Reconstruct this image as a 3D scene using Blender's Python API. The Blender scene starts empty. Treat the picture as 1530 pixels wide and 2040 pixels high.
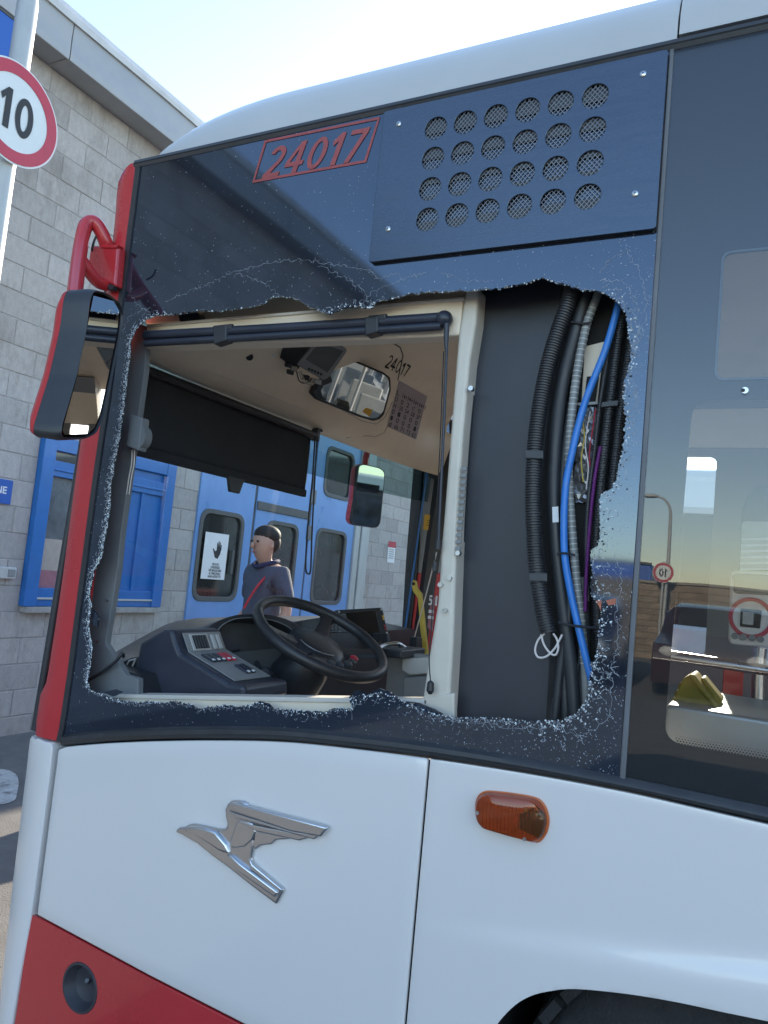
import bpy, bmesh, math, random
from mathutils import Vector, Matrix
from mathutils.bvhtree import BVHTree
from mathutils.geometry import interpolate_bezier
R = math.radians
random.seed(7)
SC = bpy.context.scene
COL = SC.collection
# ------------------------------------------------------------------ camera
IW, IH, FPX = 1530.0, 2040.0, 1500.0
YAW, PITCH, ROLL = R(27.35), R(4.7), R(5.54)
CAM = Vector((0, 0, 1.5))
AX = Vector((-math.sin(YAW)*math.cos(PITCH), math.cos(YAW)*math.cos(PITCH), math.sin(PITCH)))
r0 = Vector((math.cos(YAW), math.sin(YAW), 0)); u0 = r0.cross(AX)
RT = math.cos(ROLL)*r0 + math.sin(ROLL)*u0
UP = -math.sin(ROLL)*r0 + math.cos(ROLL)*u0
cd = bpy.data.cameras.new('camera'); cam = bpy.data.objects.new('camera', cd); COL.objects.link(cam)
cd.sensor_fit = 'HORIZONTAL'; cd.sensor_width = 36; cd.lens = 36*FPX/IW
cd.clip_start = 0.02; cd.clip_end = 3000
cam.matrix_world = Matrix(((RT.x, UP.x, -AX.x, CAM.x), (RT.y, UP.y, -AX.y, CAM.y), (RT.z, UP.z, -AX.z, CAM.z), (0, 0, 0, 1)))
SC.camera = cam
SC.render.resolution_x = 768; SC.render.resolution_y = 1024
# ------------------------------------------------------------------ sky, sun, exposure
SUN_EL, SUN_AZ = R(22), R(-5.1)
w = bpy.data.worlds.new('World'); SC.world = w; w.use_nodes = True
wn = w.node_tree.nodes; wl = w.node_tree.links
sky = wn.new('ShaderNodeTexSky'); sky.sky_type = 'NISHITA'; sky.sun_disc = False
sky.sun_elevation = SUN_EL; sky.sun_rotation = SUN_AZ; sky.air_density = 1.0; sky.dust_density = 0.35; sky.ozone_density = 0.8
bg = wn['Background']; bg.inputs['Strength'].default_value = 0.15
wl.new(sky.outputs[0], bg.inputs[0])
sd = bpy.data.lights.new('sun', 'SUN'); sd.energy = 4.0; sd.angle = R(0.5); sd.color = (1, 0.86, 0.68)
sun = bpy.data.objects.new('sun', sd); COL.objects.link(sun); sun.location = (0, 40, 30)
sdir = Vector((math.sin(SUN_AZ)*math.cos(SUN_EL), math.cos(SUN_AZ)*math.cos(SUN_EL), math.sin(SUN_EL)))
sun.rotation_euler = sdir.to_track_quat('Z', 'Y').to_euler()
SC.view_settings.view_transform = 'Standard'; SC.view_settings.look = 'None'
SC.view_settings.exposure = 1.7; SC.view_settings.gamma = 1.0
SC.view_settings.use_curve_mapping = False
# ------------------------------------------------------------------ pixel -> place helpers
def ray(px, py): return AX + RT*((px-IW/2)/FPX) - UP*((py-IH/2)/FPX)
def PY(px, py, Y): d = ray(px, py); return CAM + d*((Y-CAM.y)/d.y)
def PX(px, py, X): d = ray(px, py); return CAM + d*((X-CAM.x)/d.x)
def PN(px, py, p0, n): d = ray(px, py); return CAM + d*((p0-CAM).dot(n)/d.dot(n))
def proj(P):
    q = P-CAM; z = q.dot(AX)
    return (IW/2+FPX*q.dot(RT)/z, IH/2-FPX*q.dot(UP)/z, z)
# ------------------------------------------------------------------ materials
MAT = {}
def mat(name, col, rough=0.5, metal=0.0, var=0.0, vscale=6.0, bump=0.0, bscale=60.0, ior=1.5, coat=0.0, island=0.0, rvar=0.0, dirt=None, trans=0.0, sheen=0.0, stretch=None):
    m = bpy.data.materials.new(name); m.use_nodes = True; MAT[name] = m
    nt = m.node_tree; N = nt.nodes; L = nt.links; b = N['Principled BSDF']
    b.inputs['Base Color'].default_value = (*col, 1); b.inputs['Roughness'].default_value = rough
    b.inputs['Metallic'].default_value = metal; b.inputs['IOR'].default_value = ior
    if coat: b.inputs['Coat Weight'].default_value = coat; b.inputs['Coat Roughness'].default_value = 0.03
    if trans: b.inputs['Transmission Weight'].default_value = trans
    if var or bump or rvar or dirt or island:
        geo = N.new('ShaderNodeNewGeometry'); pos = geo.outputs['Position']
        if stretch:
            mp = N.new('ShaderNodeMapping'); mp.inputs['Scale'].default_value = stretch; L.new(pos, mp.inputs[0]); pos = mp.outputs[0]
        cur = None
        def mixc(fac, a, bcol, mode='MIX'):
            mx = N.new('ShaderNodeMix'); mx.data_type = 'RGBA'; mx.blend_type = mode
            if hasattr(fac, 'is_linked'): L.new(fac, mx.inputs['Factor'])
            else: mx.inputs['Factor'].default_value = fac
            for s, v in ((6, a), (7, bcol)):
                if hasattr(v, 'is_linked'): L.new(v, mx.inputs[s])
                else: mx.inputs[s].default_value = (*v, 1)
            return mx.outputs[2]
        lo = tuple(max(0, c*(1-var)) for c in col); hi = tuple(min(1, c*(1+var)) for c in col)
        nz = N.new('ShaderNodeTexNoise'); nz.inputs['Scale'].default_value = vscale; nz.inputs['Detail'].default_value = 6; nz.inputs['Roughness'].default_value = 0.65
        L.new(pos, nz.inputs['Vector'])
        rp = N.new('ShaderNodeMapRange'); rp.inputs[1].default_value = 0.3; rp.inputs[2].default_value = 0.7; L.new(nz.outputs[0], rp.inputs[0])
        cur = mixc(rp.outputs[0], lo, hi)
        if island:
            mr = N.new('ShaderNodeMapRange'); mr.inputs[3].default_value = 1-island; mr.inputs[4].default_value = 1+island
            oi = N.new('ShaderNodeObjectInfo'); ad = N.new('ShaderNodeMath'); ad.operation = 'ADD'; L.new(oi.outputs['Random'], ad.inputs[0]); L.new(geo.outputs['Random Per Island'], ad.inputs[1])
            fr = N.new('ShaderNodeMath'); fr.operation = 'FRACT'; L.new(ad.outputs[0], fr.inputs[0]); L.new(fr.outputs[0], mr.inputs[0])
            cb = N.new('ShaderNodeCombineColor')
            for i in range(3): L.new(mr.outputs[0], cb.inputs[i])
            cur = mixc(1.0, cur, cb.outputs[0], 'MULTIPLY')
        if dirt:   # (colour, scale, threshold, strength)
            dn = N.new('ShaderNodeTexNoise'); dn.inputs['Scale'].default_value = dirt[1]; dn.inputs['Detail'].default_value = 8; dn.inputs['Roughness'].default_value = 0.75
            L.new(pos, dn.inputs['Vector'])
            dr = N.new('ShaderNodeMapRange'); dr.inputs[1].default_value = dirt[2]; dr.inputs[2].default_value = dirt[2]+0.14; dr.inputs[4].default_value = dirt[3]; L.new(dn.outputs[0], dr.inputs[0])
            cur = mixc(dr.outputs[0], cur, dirt[0])
        L.new(cur, b.inputs['Base Color'])
        if rvar:
            rr = N.new('ShaderNodeMapRange'); rr.inputs[1].default_value = 0.3; rr.inputs[2].default_value = 0.7; rr.inputs[3].default_value = max(0, rough-rvar); rr.inputs[4].default_value = min(1, rough+rvar)
            L.new(nz.outputs[0], rr.inputs[0]); L.new(rr.outputs[0], b.inputs['Roughness'])
        if bump:
            bn = N.new('ShaderNodeTexNoise'); bn.inputs['Scale'].default_value = bscale; bn.inputs['Detail'].default_value = 5; L.new(pos, bn.inputs['Vector'])
            bp = N.new('ShaderNodeBump'); bp.inputs['Strength'].default_value = bump; bp.inputs['Distance'].default_value = 0.01; L.new(bn.outputs[0], bp.inputs['Height']); L.new(bp.outputs[0], b.inputs['Normal'])
    return m
def glassmat(name, tint, ior=1.5, rough=0.0, boost=1.0):
    """thin pane: tinted see-through plus a Fresnel reflection"""
    m = bpy.data.materials.new(name); m.use_nodes = True; MAT[name] = m
    nt = m.node_tree; N = nt.nodes; L = nt.links; N.remove(N['Principled BSDF'])
    t = N.new('ShaderNodeBsdfTransparent'); t.inputs[0].default_value = (*tint, 1)
    g = N.new('ShaderNodeBsdfGlossy'); g.inputs['Roughness'].default_value = rough; g.inputs['Color'].default_value = (1, 1, 1, 1)
    geo = N.new('ShaderNodeNewGeometry'); f0 = ((ior-1)/(ior+1))**2
    def mth(op, a, b=None):
        n = N.new('ShaderNodeMath'); n.operation = op
        for i, v in enumerate((a, b)):
            if v is None: continue
            if hasattr(v, 'is_linked'): L.new(v, n.inputs[i])
            else: n.inputs[i].default_value = v
        return n.outputs[0]
    dt = N.new('ShaderNodeVectorMath'); dt.operation = 'DOT_PRODUCT'; L.new(geo.outputs['Normal'], dt.inputs[0]); L.new(geo.outputs['Incoming'], dt.inputs[1])
    fres = mth('ADD', mth('MULTIPLY', mth('POWER', mth('SUBTRACT', 1.0, mth('ABSOLUTE', dt.outputs['Value'])), 5.0), 1-f0), f0)
    nz = N.new('ShaderNodeTexNoise'); nz.inputs['Scale'].default_value = 2.5; L.new(geo.outputs['Position'], nz.inputs['Vector'])
    bp = N.new('ShaderNodeBump'); bp.inputs['Strength'].default_value = 0.05; bp.inputs['Distance'].default_value = 0.01; L.new(nz.outputs[0], bp.inputs['Height']); L.new(bp.outputs[0], g.inputs['Normal'])
    mu = N.new('ShaderNodeMath'); mu.operation = 'MULTIPLY'; mu.inputs[1].default_value = boost; L.new(fres, mu.inputs[0])
    mx = N.new('ShaderNodeMixShader'); L.new(mu.outputs[0], mx.inputs[0]); L.new(t.outputs[0], mx.inputs[1]); L.new(g.outputs[0], mx.inputs[2])
    L.new(mx.outputs[0], N['Material Output'].inputs[0])
    return m
mat('white_paint', (0.77, 0.75, 0.73), 0.26, var=0.012, vscale=1.2, coat=0.4, bump=0.012, bscale=5, dirt=((0.42, 0.40, 0.37), 26, 0.70, 0.22), stretch=(1, 1, 0.22))
mat('roof_paint', (0.50, 0.515, 0.52), 0.4, var=0.04, vscale=3, coat=0.3, rvar=0.08, dirt=((0.45, 0.45, 0.43), 6, 0.62, 0.35))
mat('red_paint', (0.52, 0.032, 0.038), 0.3, var=0.06, vscale=3, coat=0.5, rvar=0.08, bump=0.012, bscale=6, dirt=((0.3, 0.05, 0.05), 50, 0.72, 0.3))
mat('red_scuffed', (0.50, 0.022, 0.03), 0.34, var=0.06, vscale=3, coat=0.4, dirt=((0.02, 0.02, 0.025), 16, 0.6, 0.95), stretch=(1, 1, 0.45))
mat('frit', (0.015, 0.019, 0.029), 0.045, ior=2.0, var=0.3, vscale=4, bump=0.01, bscale=3, dirt=((0.05, 0.05, 0.055), 40, 0.72, 0.35))
mat('frit_back', (0.006, 0.006, 0.008), 0.5)
mat('vent_plate', (0.018, 0.023, 0.036), 0.27, ior=2.0, var=0.25, vscale=8, rvar=0.08, stretch=(1, 1, 12), dirt=((0.09, 0.09, 0.1), 5, 0.66, 0.3))
mat('rubber', (0.034, 0.037, 0.042), 0.45, var=0.25, vscale=14, rvar=0.1, dirt=((0.10, 0.10, 0.10), 18, 0.62, 0.5))
mat('seal_grey', (0.13, 0.14, 0.155), 0.5, var=0.15, vscale=10)
mat('black_plastic', (0.026, 0.029, 0.035), 0.42, var=0.2, vscale=20, bump=0.05, bscale=900, rvar=0.08)
mat('navy_plastic', (0.030, 0.036, 0.054), 0.38, var=0.2, vscale=10, bump=0.05, bscale=700, rvar=0.08)
mat('dark_fabric', (0.024, 0.028, 0.034), 0.85, var=0.15, vscale=8, bump=0.15, bscale=1200)
mat('partition', (0.028, 0.033, 0.045), 0.42, var=0.12, vscale=3, rvar=0.06, bump=0.02, bscale=600)
mat('beige', (0.88, 0.765, 0.61), 0.55, var=0.05, vscale=5, bump=0.03, bscale=500, dirt=((0.26, 0.2, 0.14), 7, 0.62, 0.35))
mat('beige_paint', (0.66, 0.61, 0.52), 0.42, var=0.06, vscale=9, dirt=((0.25, 0.2, 0.15), 22, 0.63, 0.5))
mat('cream_edge', (0.66, 0.62, 0.55), 0.45, var=0.05, vscale=12, dirt=((0.3, 0.26, 0.2), 30, 0.62, 0.5))
mat('grey_trim', (0.175, 0.19, 0.20), 0.5, var=0.08, vscale=12, bump=0.05, bscale=700)
mat('mid_grey', (0.24, 0.25, 0.25), 0.55, var=0.08, vscale=12, bump=0.04, bscale=500)
mat('light_grey', (0.48, 0.49, 0.48), 0.5, var=0.06, vscale=12)
mat('dark_grey', (0.055, 0.06, 0.065), 0.5, var=0.1, vscale=12)
mat('chrome', (0.62, 0.63, 0.65), 0.26, 1.0, var=0.02, vscale=20)
mat('satin_metal', (0.52, 0.53, 0.54), 0.32, 1.0, var=0.1, vscale=25, rvar=0.1)
mat('cup_grey', (0.045, 0.047, 0.058), 0.5, var=0.15, vscale=20)
mat('car_red', (0.03, 0.006, 0.007), 0.25, coat=0.4)
mat('lining', (0.21, 0.215, 0.225), 0.6, var=0.05, vscale=8)
mat('floor_vinyl', (0.34, 0.34, 0.33), 0.6, var=0.2, vscale=30)
mat('vent_wire', (0.24, 0.25, 0.27), 0.4, 0.5)
mat('mirror', (0.86, 0.88, 0.88), 0.015, 1.0)
mat('galvanised', (0.44, 0.46, 0.46), 0.55, 0.35, var=0.12, vscale=9, rvar=0.1, dirt=((0.2, 0.2, 0.19), 4, 0.6, 0.5), stretch=(1, 1, 0.3))
mat('fascia', (0.35, 0.36, 0.365), 0.42, 0.2, var=0.08, vscale=3, rvar=0.12, dirt=((0.2, 0.15, 0.11), 5, 0.66, 0.5))
mat('soffit', (0.33, 0.34, 0.345), 0.5, 0.1, var=0.08, vscale=3, dirt=((0.13, 0.1, 0.08), 6, 0.66, 0.6))
mat('flashing', (0.52, 0.53, 0.53), 0.45, 0.2, var=0.1, vscale=6, dirt=((0.22, 0.14, 0.08), 12, 0.66, 0.8))
mat('block', (0.42, 0.395, 0.375), 0.92, var=0.11, vscale=26, bump=0.5, bscale=140, island=0.12, dirt=((0.22, 0.195, 0.165), 2.2, 0.52, 0.55), stretch=(1, 1, 0.55))
mat('mortar', (0.36, 0.345, 0.33), 0.95, var=0.2, vscale=12, bump=0.4, bscale=90)
mat('blue_frame', (0.02, 0.15, 0.45), 0.38, var=0.1, vscale=8, coat=0.2, dirt=((0.05, 0.13, 0.35), 9, 0.64, 0.4))
mat('blue_door', (0.15, 0.31, 0.62), 0.34, var=0.09, vscale=2.5, coat=0.2, rvar=0.1, dirt=((0.2, 0.3, 0.55), 4, 0.6, 0.4))
mat('blue_sign', (0.015, 0.10, 0.42), 0.4, var=0.05, vscale=8)
mat('gasket', (0.09, 0.095, 0.095), 0.6, var=0.1, vscale=20)
mat('dark_pane', (0.03, 0.034, 0.034), 0.05, var=0.4, vscale=3.5, ior=1.6)
mat('dusty_pane', (0.15, 0.17, 0.18), 0.15, var=0.3, vscale=5, dirt=((0.3, 0.32, 0.33), 6, 0.55, 0.6))
mat('blind_cream', (0.52, 0.50, 0.44), 0.7, var=0.06, vscale=9)
mat('paper', (0.78, 0.79, 0.79), 0.7, var=0.03, vscale=20)
mat('paper_mauve', (0.42, 0.36, 0.38), 0.65, var=0.05, vscale=20)
mat('paper_rose', (0.34, 0.15, 0.18), 0.6, var=0.15, vscale=10)
mat('paper_tan', (0.42, 0.37, 0.32), 0.6, var=0.12, vscale=14)
mat('ink', (0.02, 0.022, 0.026), 0.6)
mat('white_ink', (0.75, 0.77, 0.8), 0.6)
mat('dim_red_ink', (0.34, 0.065, 0.06), 0.35, var=0.15, vscale=50)
mat('sign_white', (0.66, 0.70, 0.70), 0.35, var=0.04, vscale=10)
mat('sign_red', (0.46, 0.03, 0.055), 0.35, var=0.06, vscale=12, dirt=((0.6, 0.35, 0.35), 9, 0.74, 0.7))
mat('yellow_paint', (0.62, 0.46, 0.08), 0.45, var=0.08, vscale=20)
mat('yellow_sticker', (0.70, 0.40, 0.05), 0.5, var=0.05, vscale=20)
mat('chock_yellow', (0.38, 0.27, 0.035), 0.55, var=0.15, vscale=14)
mat('blue_hose', (0.035, 0.22, 0.68), 0.36, var=0.08, vscale=30, dirt=((0.12, 0.22, 0.4), 40, 0.56, 0.6))
mat('clear_hose', (0.24, 0.25, 0.24), 0.35, var=0.2, vscale=40)
mat('hose_band', (0.55, 0.56, 0.55), 0.45)
mat('purple', (0.16, 0.02, 0.18), 0.5)
mat('white_cable', (0.72, 0.66, 0.63), 0.45)
mat('conduit', (0.045, 0.046, 0.052), 0.36, var=0.2, vscale=20, dirt=((0.13, 0.12, 0.11), 30, 0.58, 0.6))
mat('tyre', (0.022, 0.023, 0.024), 0.85, var=0.3, vscale=30, bump=0.4, bscale=150)
mat('arch_lining', (0.02, 0.021, 0.022), 0.85, var=0.3, vscale=10)
mat('amber', (0.85, 0.27, 0.06), 0.08, var=0.05, vscale=30, trans=0.92)
mat('amber_inner', (0.55, 0.13, 0.03), 0.4, var=0.1, vscale=60)
mat('validator_white', (0.78, 0.77, 0.73), 0.45, var=0.03, vscale=8)
mat('screen', (0.008, 0.009, 0.011), 0.12)
mat('screen_grey', (0.11, 0.12, 0.125), 0.18)
mat('bezel_grey', (0.26, 0.27, 0.29), 0.4)
mat('crumb', (0.66, 0.72, 0.80), 0.22, ior=1.6, var=0.4, vscale=300, island=0.35)
mat('crack', (0.40, 0.44, 0.50), 0.4, var=0.4, vscale=80)
mat('crumb_dark', (0.03, 0.035, 0.045), 0.12, ior=1.8)
mat('asphalt', (0.155, 0.155, 0.15), 0.9, var=0.2, vscale=5, bump=0.5, bscale=120, dirt=((0.12, 0.12, 0.115), 1.2, 0.55, 0.7))
mat('road_paint', (0.50, 0.52, 0.51), 0.8, var=0.15, vscale=12, dirt=((0.16, 0.16, 0.155), 11, 0.5, 0.85))
mat('skin', (0.50, 0.30, 0.23), 0.5, var=0.06, vscale=30)
mat('polo', (0.07, 0.085, 0.13), 0.85, var=0.12, vscale=30, bump=0.2, bscale=900)
mat('polo_navy', (0.02, 0.03, 0.09), 0.85, var=0.15, vscale=30)
mat('trousers', (0.03, 0.035, 0.05), 0.9, var=0.1, vscale=30)
mat('hair', (0.018, 0.016, 0.015), 0.7, var=0.3, vscale=90)
mat('lanyard', (0.55, 0.03, 0.05), 0.6)
mat('tuff', (0.24, 0.19, 0.135), 0.9, var=0.15, vscale=8, bump=0.3, bscale=60, island=0.2)
mat('tuff_mortar', (0.30, 0.27, 0.22), 0.95, var=0.1, vscale=9)
mat('pale_wall', (0.62, 0.62, 0.60), 0.8, var=0.04, vscale=1.5)
mat('car_paint', (0.012, 0.013, 0.016), 0.2, coat=0.5)
mat('stainless', (0.42, 0.42, 0.40), 0.38, 0.6, var=0.06, vscale=10)
mat('foil', (0.35, 0.35, 0.36), 0.3, 0.8, var=0.4, vscale=30)
mat('copper', (0.45, 0.14, 0.08), 0.5, var=0.2, vscale=80)
glassmat('windscreen_glass', (0.90, 0.95, 0.93), 1.4)
glassmat('shade_band', (0.36, 0.46, 0.45), 1.35)
glassmat('window_glass', (0.80, 0.83, 0.85), 1.55)
glassmat('far_glass', (0.90, 0.92, 0.92), 1.4)
# ------------------------------------------------------------------ mesh helpers
class MB:
    def __init__(s): s.v = []; s.f = []
    def add(s, vs, fs):
        o = len(s.v); s.v += [Vector(p) for p in vs]; s.f += [tuple(i+o for i in f) for f in fs]; return s
    def box(s, c, size, rot=None):
        hx, hy, hz = [k/2 for k in size]; c = Vector(c); vs = []
        for x in (-hx, hx):
            for y in (-hy, hy):
                for z in (-hz, hz):
                    p = Vector((x, y, z)); vs.append(c + (rot @ p if rot else p))
        return s.add(vs, [(0, 1, 3, 2), (4, 6, 7, 5), (0, 4, 5, 1), (2, 3, 7, 6), (0, 2, 6, 4), (1, 5, 7, 3)])
    def span(s, a, b): return s.box([(a[i]+b[i])/2 for i in range(3)], [abs(b[i]-a[i]) for i in range(3)])
    def loft(s, rings, closed=True, cap=True):
        n = len(rings[0]); o = len(s.v); m = len(rings)
        for r in rings: s.v += [Vector(p) for p in r]
        for i in range(m-1):
            for j in range(n if closed else n-1):
                k = (j+1) % n
                s.f.append((o+i*n+j, o+i*n+k, o+(i+1)*n+k, o+(i+1)*n+j))
        if cap and closed:
            s.f.append(tuple(o+j for j in reversed(range(n)))); s.f.append(tuple(o+(m-1)*n+j for j in range(n)))
        return s
    def prism(s, pts, d):
        d = Vector(d); return s.loft([[Vector(p) for p in pts], [Vector(p)+d for p in pts]])
    def tube(s, path, rad, seg=10, cap=True):
        path = [Vector(p) for p in path]; n = len(path); rings = []; ref = None
        for i, p in enumerate(path):
            t = (path[min(i+1, n-1)]-path[max(i-1, 0)]).normalized()
            if ref is None:
                ref = t.orthogonal().normalized()
            ref = (ref - t*ref.dot(t))
            ref = ref.normalized() if ref.length > 1e-6 else t.orthogonal().normalized()
            b = t.cross(ref); r = rad(i/(max(1, n-1))) if callable(rad) else (rad[i] if isinstance(rad, (list, tuple)) else rad)
            rings.append([p + (ref*math.cos(2*math.pi*k/seg) + b*math.sin(2*math.pi*k/seg))*r for k in range(seg)])
        return s.loft(rings, True, cap)
    def sphere(s, c, r, nu=12, nv=8, sq=(1, 1, 1)):
        c = Vector(c); rings = []
        for i in range(1, nv):
            a = math.pi*i/nv
            rings.append([c+Vector((math.sin(a)*math.cos(2*math.pi*j/nu)*r*sq[0], math.sin(a)*math.sin(2*math.pi*j/nu)*r*sq[1], math.cos(a)*r*sq[2])) for j in range(nu)])
        return s.loft(rings)
    def grid(s, fn, nu, nv):
        o = len(s.v)
        for i in range(nu+1):
            for j in range(nv+1): s.v.append(Vector(fn(i/nu, j/nv)))
        for i in range(nu):
            for j in range(nv):
                a = o+i*(nv+1)+j; s.f.append((a, a+nv+1, a+nv+2, a+1))
        return s
    def mesh(s, name, smooth=None):
        me = bpy.data.meshes.new(name); me.from_pydata([tuple(v) for v in s.v], [], s.f)
        bm = bmesh.new(); bm.from_mesh(me); bmesh.ops.recalc_face_normals(bm, faces=bm.faces); bm.to_mesh(me); bm.free()
        if smooth is not None:
            me.polygons.foreach_set('use_smooth', [True]*len(me.polygons)); me.set_sharp_from_angle(angle=R(smooth))
        return me
def link(name, me, m, parent=None):
    o = bpy.data.objects.new(name, me); COL.objects.link(o)
    if m and not me.materials: me.materials.append(MAT[m])
    if parent is not None:
        o.parent = parent; o.matrix_parent_inverse = WORLD[parent.name].inverted()
    WORLD[o.name] = Matrix.Identity(4)
    return o
WORLD = {}
def face_out(o, n):
    n = Vector(n); s = sum((p.normal.dot(n)*p.area for p in o.data.polygons))
    if s < 0: o.data.flip_normals()
def obj(name, mb, m, parent=None, smooth=None, bevel=0, seg=2, solid=0, sub=0):
    o = link(name, mb.mesh(name, smooth) if isinstance(mb, MB) else mb, m, parent)
    if solid: md = o.modifiers.new('solid', 'SOLIDIFY'); md.thickness = solid; md.offset = 0
    if bevel:
        md = o.modifiers.new('bevel', 'BEVEL'); md.width = bevel; md.segments = seg; md.limit_method = 'ANGLE'; md.angle_limit = R(32)
    if sub: md = o.modifiers.new('sub', 'SUBSURF'); md.levels = sub; md.render_levels = sub
    return o
def tag(o, label=None, cat=None, group=None, kind=None):
    for k, v in (('label', label), ('category', cat), ('group', group), ('kind', kind)):
        if v: o[k] = v
    return o
def empty(name, loc, label=None, cat=None, group=None):
    o = bpy.data.objects.new(name, None); COL.objects.link(o); o.location = loc; o.empty_display_size = 0.1
    WORLD[o.name] = Matrix.Translation(loc)
    return tag(o, label, cat, group)
def children(o): return [c for c in bpy.data.objects if c.parent == o]
def copy_tree(o, parent=None):
    c = o.copy(); COL.objects.link(c)
    if parent is not None: c.parent = parent
    for ch in children(o): copy_tree(ch, c)
    return c
def smooth_path(pts, k=8):
    pts = [Vector(p) for p in pts]; out = []
    P = [pts[0]*2-pts[1]] + pts + [pts[-1]*2-pts[-2]]
    for i in range(1, len(P)-2):
        a, b, c, d = P[i-1:i+3]
        for j in range(k):
            t = j/k
            out.append(0.5*((2*b)+(c-a)*t+(2*a-5*b+4*c-d)*t*t+(3*b-a-3*c+d)*t**3))
    out.append(pts[-1]); return out
def rounded2(pts, r, k=5):
    """round the corners of a 2-D / 3-D polygon"""
    out = []; n = len(pts); pts = [Vector(p) for p in pts]
    for i in range(n):
        p = pts[i]; a = pts[i-1]-p; b = pts[(i+1) % n]-p
        d = min(r, a.length*0.45, b.length*0.45); A = p+a.normalized()*d; B = p+b.normalized()*d
        for j in range(k+1):
            t = j/k; out.append(A*(1-t)**2+p*2*t*(1-t)+B*t*t)
    return out
SIDE = (Vector((1, 0, 0)), Vector((0, 0, 1)))      # the bus side: u = X, v = Z, outward = -Y
WALL = (Vector((0, 1, 0)), Vector((0, 0, 1)))      # the facade: u = Y, v = Z, outward = +X
def curve_mesh(cu, org, U, V):
    o = bpy.data.objects.new('tmp', cu); me = bpy.data.meshes.new_from_object(o)
    bpy.data.objects.remove(o); bpy.data.curves.remove(cu)
    N = U.cross(V); me.transform(Matrix(((U.x, V.x, N.x, org[0]), (U.y, V.y, N.y, org[1]), (U.z, V.z, N.z, org[2]), (0, 0, 0, 1))))
    return me
def holed(loops, org, U, V, thick, bev=0.0):
    """filled flat plate with holes; loops in (u, v) metres, front face at org, body behind it"""
    cu = bpy.data.curves.new('c', 'CURVE'); cu.dimensions = '2D'; cu.fill_mode = 'BOTH'; cu.extrude = thick/2-bev
    if bev: cu.bevel_depth = bev; cu.offset = -bev; cu.bevel_resolution = 1
    for lp in loops:
        s = cu.splines.new('POLY'); s.points.add(len(lp)-1); s.use_cyclic_u = True
        for p, q in zip(s.points, lp): p.co = (q[0], q[1], 0, 1)
    return curve_mesh(cu, Vector(org)-U.cross(V)*(thick/2), U, V)
def text_mesh(body, org, U, V, size, shear=0.0, thick=0.001, align='LEFT', xs=1.0, bold=0.0, space=1.0):
    cu = bpy.data.curves.new('t', 'FONT'); cu.body = body; cu.size = size; cu.shear = shear; cu.extrude = thick/2; cu.align_x = align; cu.offset = bold; cu.space_character = space
    return curve_mesh(cu, org, U*xs, V)

def arc_pts(cx, cy, rx, ry, a0, a1, n=14): return [Vector((cx+rx*math.cos(R(a0+(a1-a0)*i/n)), cy+ry*math.sin(R(a0+(a1-a0)*i/n)))) for i in range(n+1)]
def glyph(ch, t=.15):
    V2 = Vector
    if ch == '0': return [arc_pts(.3, .5, .3, .5, 0, 354, 40), arc_pts(.3, .5, .3-t, .5-t*.95, 0, 354, 40)], .6
    if ch == '1': return [[V2(p) for p in ((.0, .76), (.22, 1), (.36, 1), (.36, 0), (.36-t*1.1, 0), (.36-t*1.1, .76), (.07, .62))]], .42
    if ch == '2':
        o = arc_pts(.3, .71, .285, .29, 165, -25) ; i = arc_pts(.3, .71, .285-t, .29-t, -25, 165)
        return [o[:-1]+[V2((.53, .50)), V2((.24, .14)), V2((.6, .14)), V2((.6, 0)), V2((0, 0)), V2((0, .12)), V2((.38, .52))]+i[1:]], .6
    if ch == '4': return [[V2(p) for p in ((.34, 1), (.34+t*1.15, 1), (.34+t*1.15, .37), (.64, .37), (.64, .23), (.34+t*1.15, .23), (.34+t*1.15, 0), (.34, 0), (.34, .23), (0, .23), (0, .38))], [V2(p) for p in ((.34, .37), (.34, .76), (.13, .37))]], .64
    if ch == '7': return [[V2(p) for p in ((0, 1), (.58, 1), (.58, .87), (.27, 0), (.27-t*1.15, 0), (.41, .86), (0, .86))]], .58
def number_loops(txt, h, t=.15, gap=.12, shear=0.0, xs=1.0):
    x = 0; out = []
    for ch in txt:
        lp, w_ = glyph(ch, t)
        for l in lp: out.append([Vector(((p.x+x)*xs*h+shear*p.y*h, p.y*h)) for p in l])
        x += w_+gap
    return out, (x-gap)*xs*h

MAT['frit'].node_tree.nodes['Principled BSDF'].inputs['Specular Tint'].default_value = (0.62, 0.78, 1.0, 1)
MAT['vent_plate'].node_tree.nodes['Principled BSDF'].inputs['Specular Tint'].default_value = (0.62, 0.78, 1.0, 1)
# ================================================================== ground
g = MB(); g.add([(-600, -600, 0), (600, -600, 0), (600, 600, 0), (-600, 600, 0)], [(0, 1, 2, 3)])
tag(obj('ground', g, 'asphalt'), kind='structure')
def gz(px, py): d = ray(px, py); return CAM + d*((0.005-CAM.z)/d.z)
pm = MB(); mk = [gz(*p) for p in ((-60, 1540), (8, 1530), (34, 1542), (38, 1560), (30, 1600), (-60, 1608))]
mk = rounded2([Vector((p.x, p.y, .005)) for p in mk], .15, 6); pm.add([(p.x, p.y, 0.005) for p in mk], [tuple(range(len(mk)))])
tag(obj('road_marking', pm, 'road_paint'), kind='structure')
pm = MB()
for x in (-3.2, 6.0, 9.5, 13.0, 16.5, 20.0): pm.add([(x, 4.6, 0.005), (x+0.13, 4.6, 0.005), (x+0.13, 7.4, 0.005), (x, 7.4, 0.005)], [(0, 1, 2, 3)])
for x in (2.0, 5.2, 8.4): pm.add([(x, -9, 0.005), (x+0.13, -9, 0.005), (x+0.13, -4, 0.005), (x, -4, 0.005)], [(0, 1, 2, 3)])
tag(obj('bay_marking', pm, 'road_paint'), kind='structure')
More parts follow.
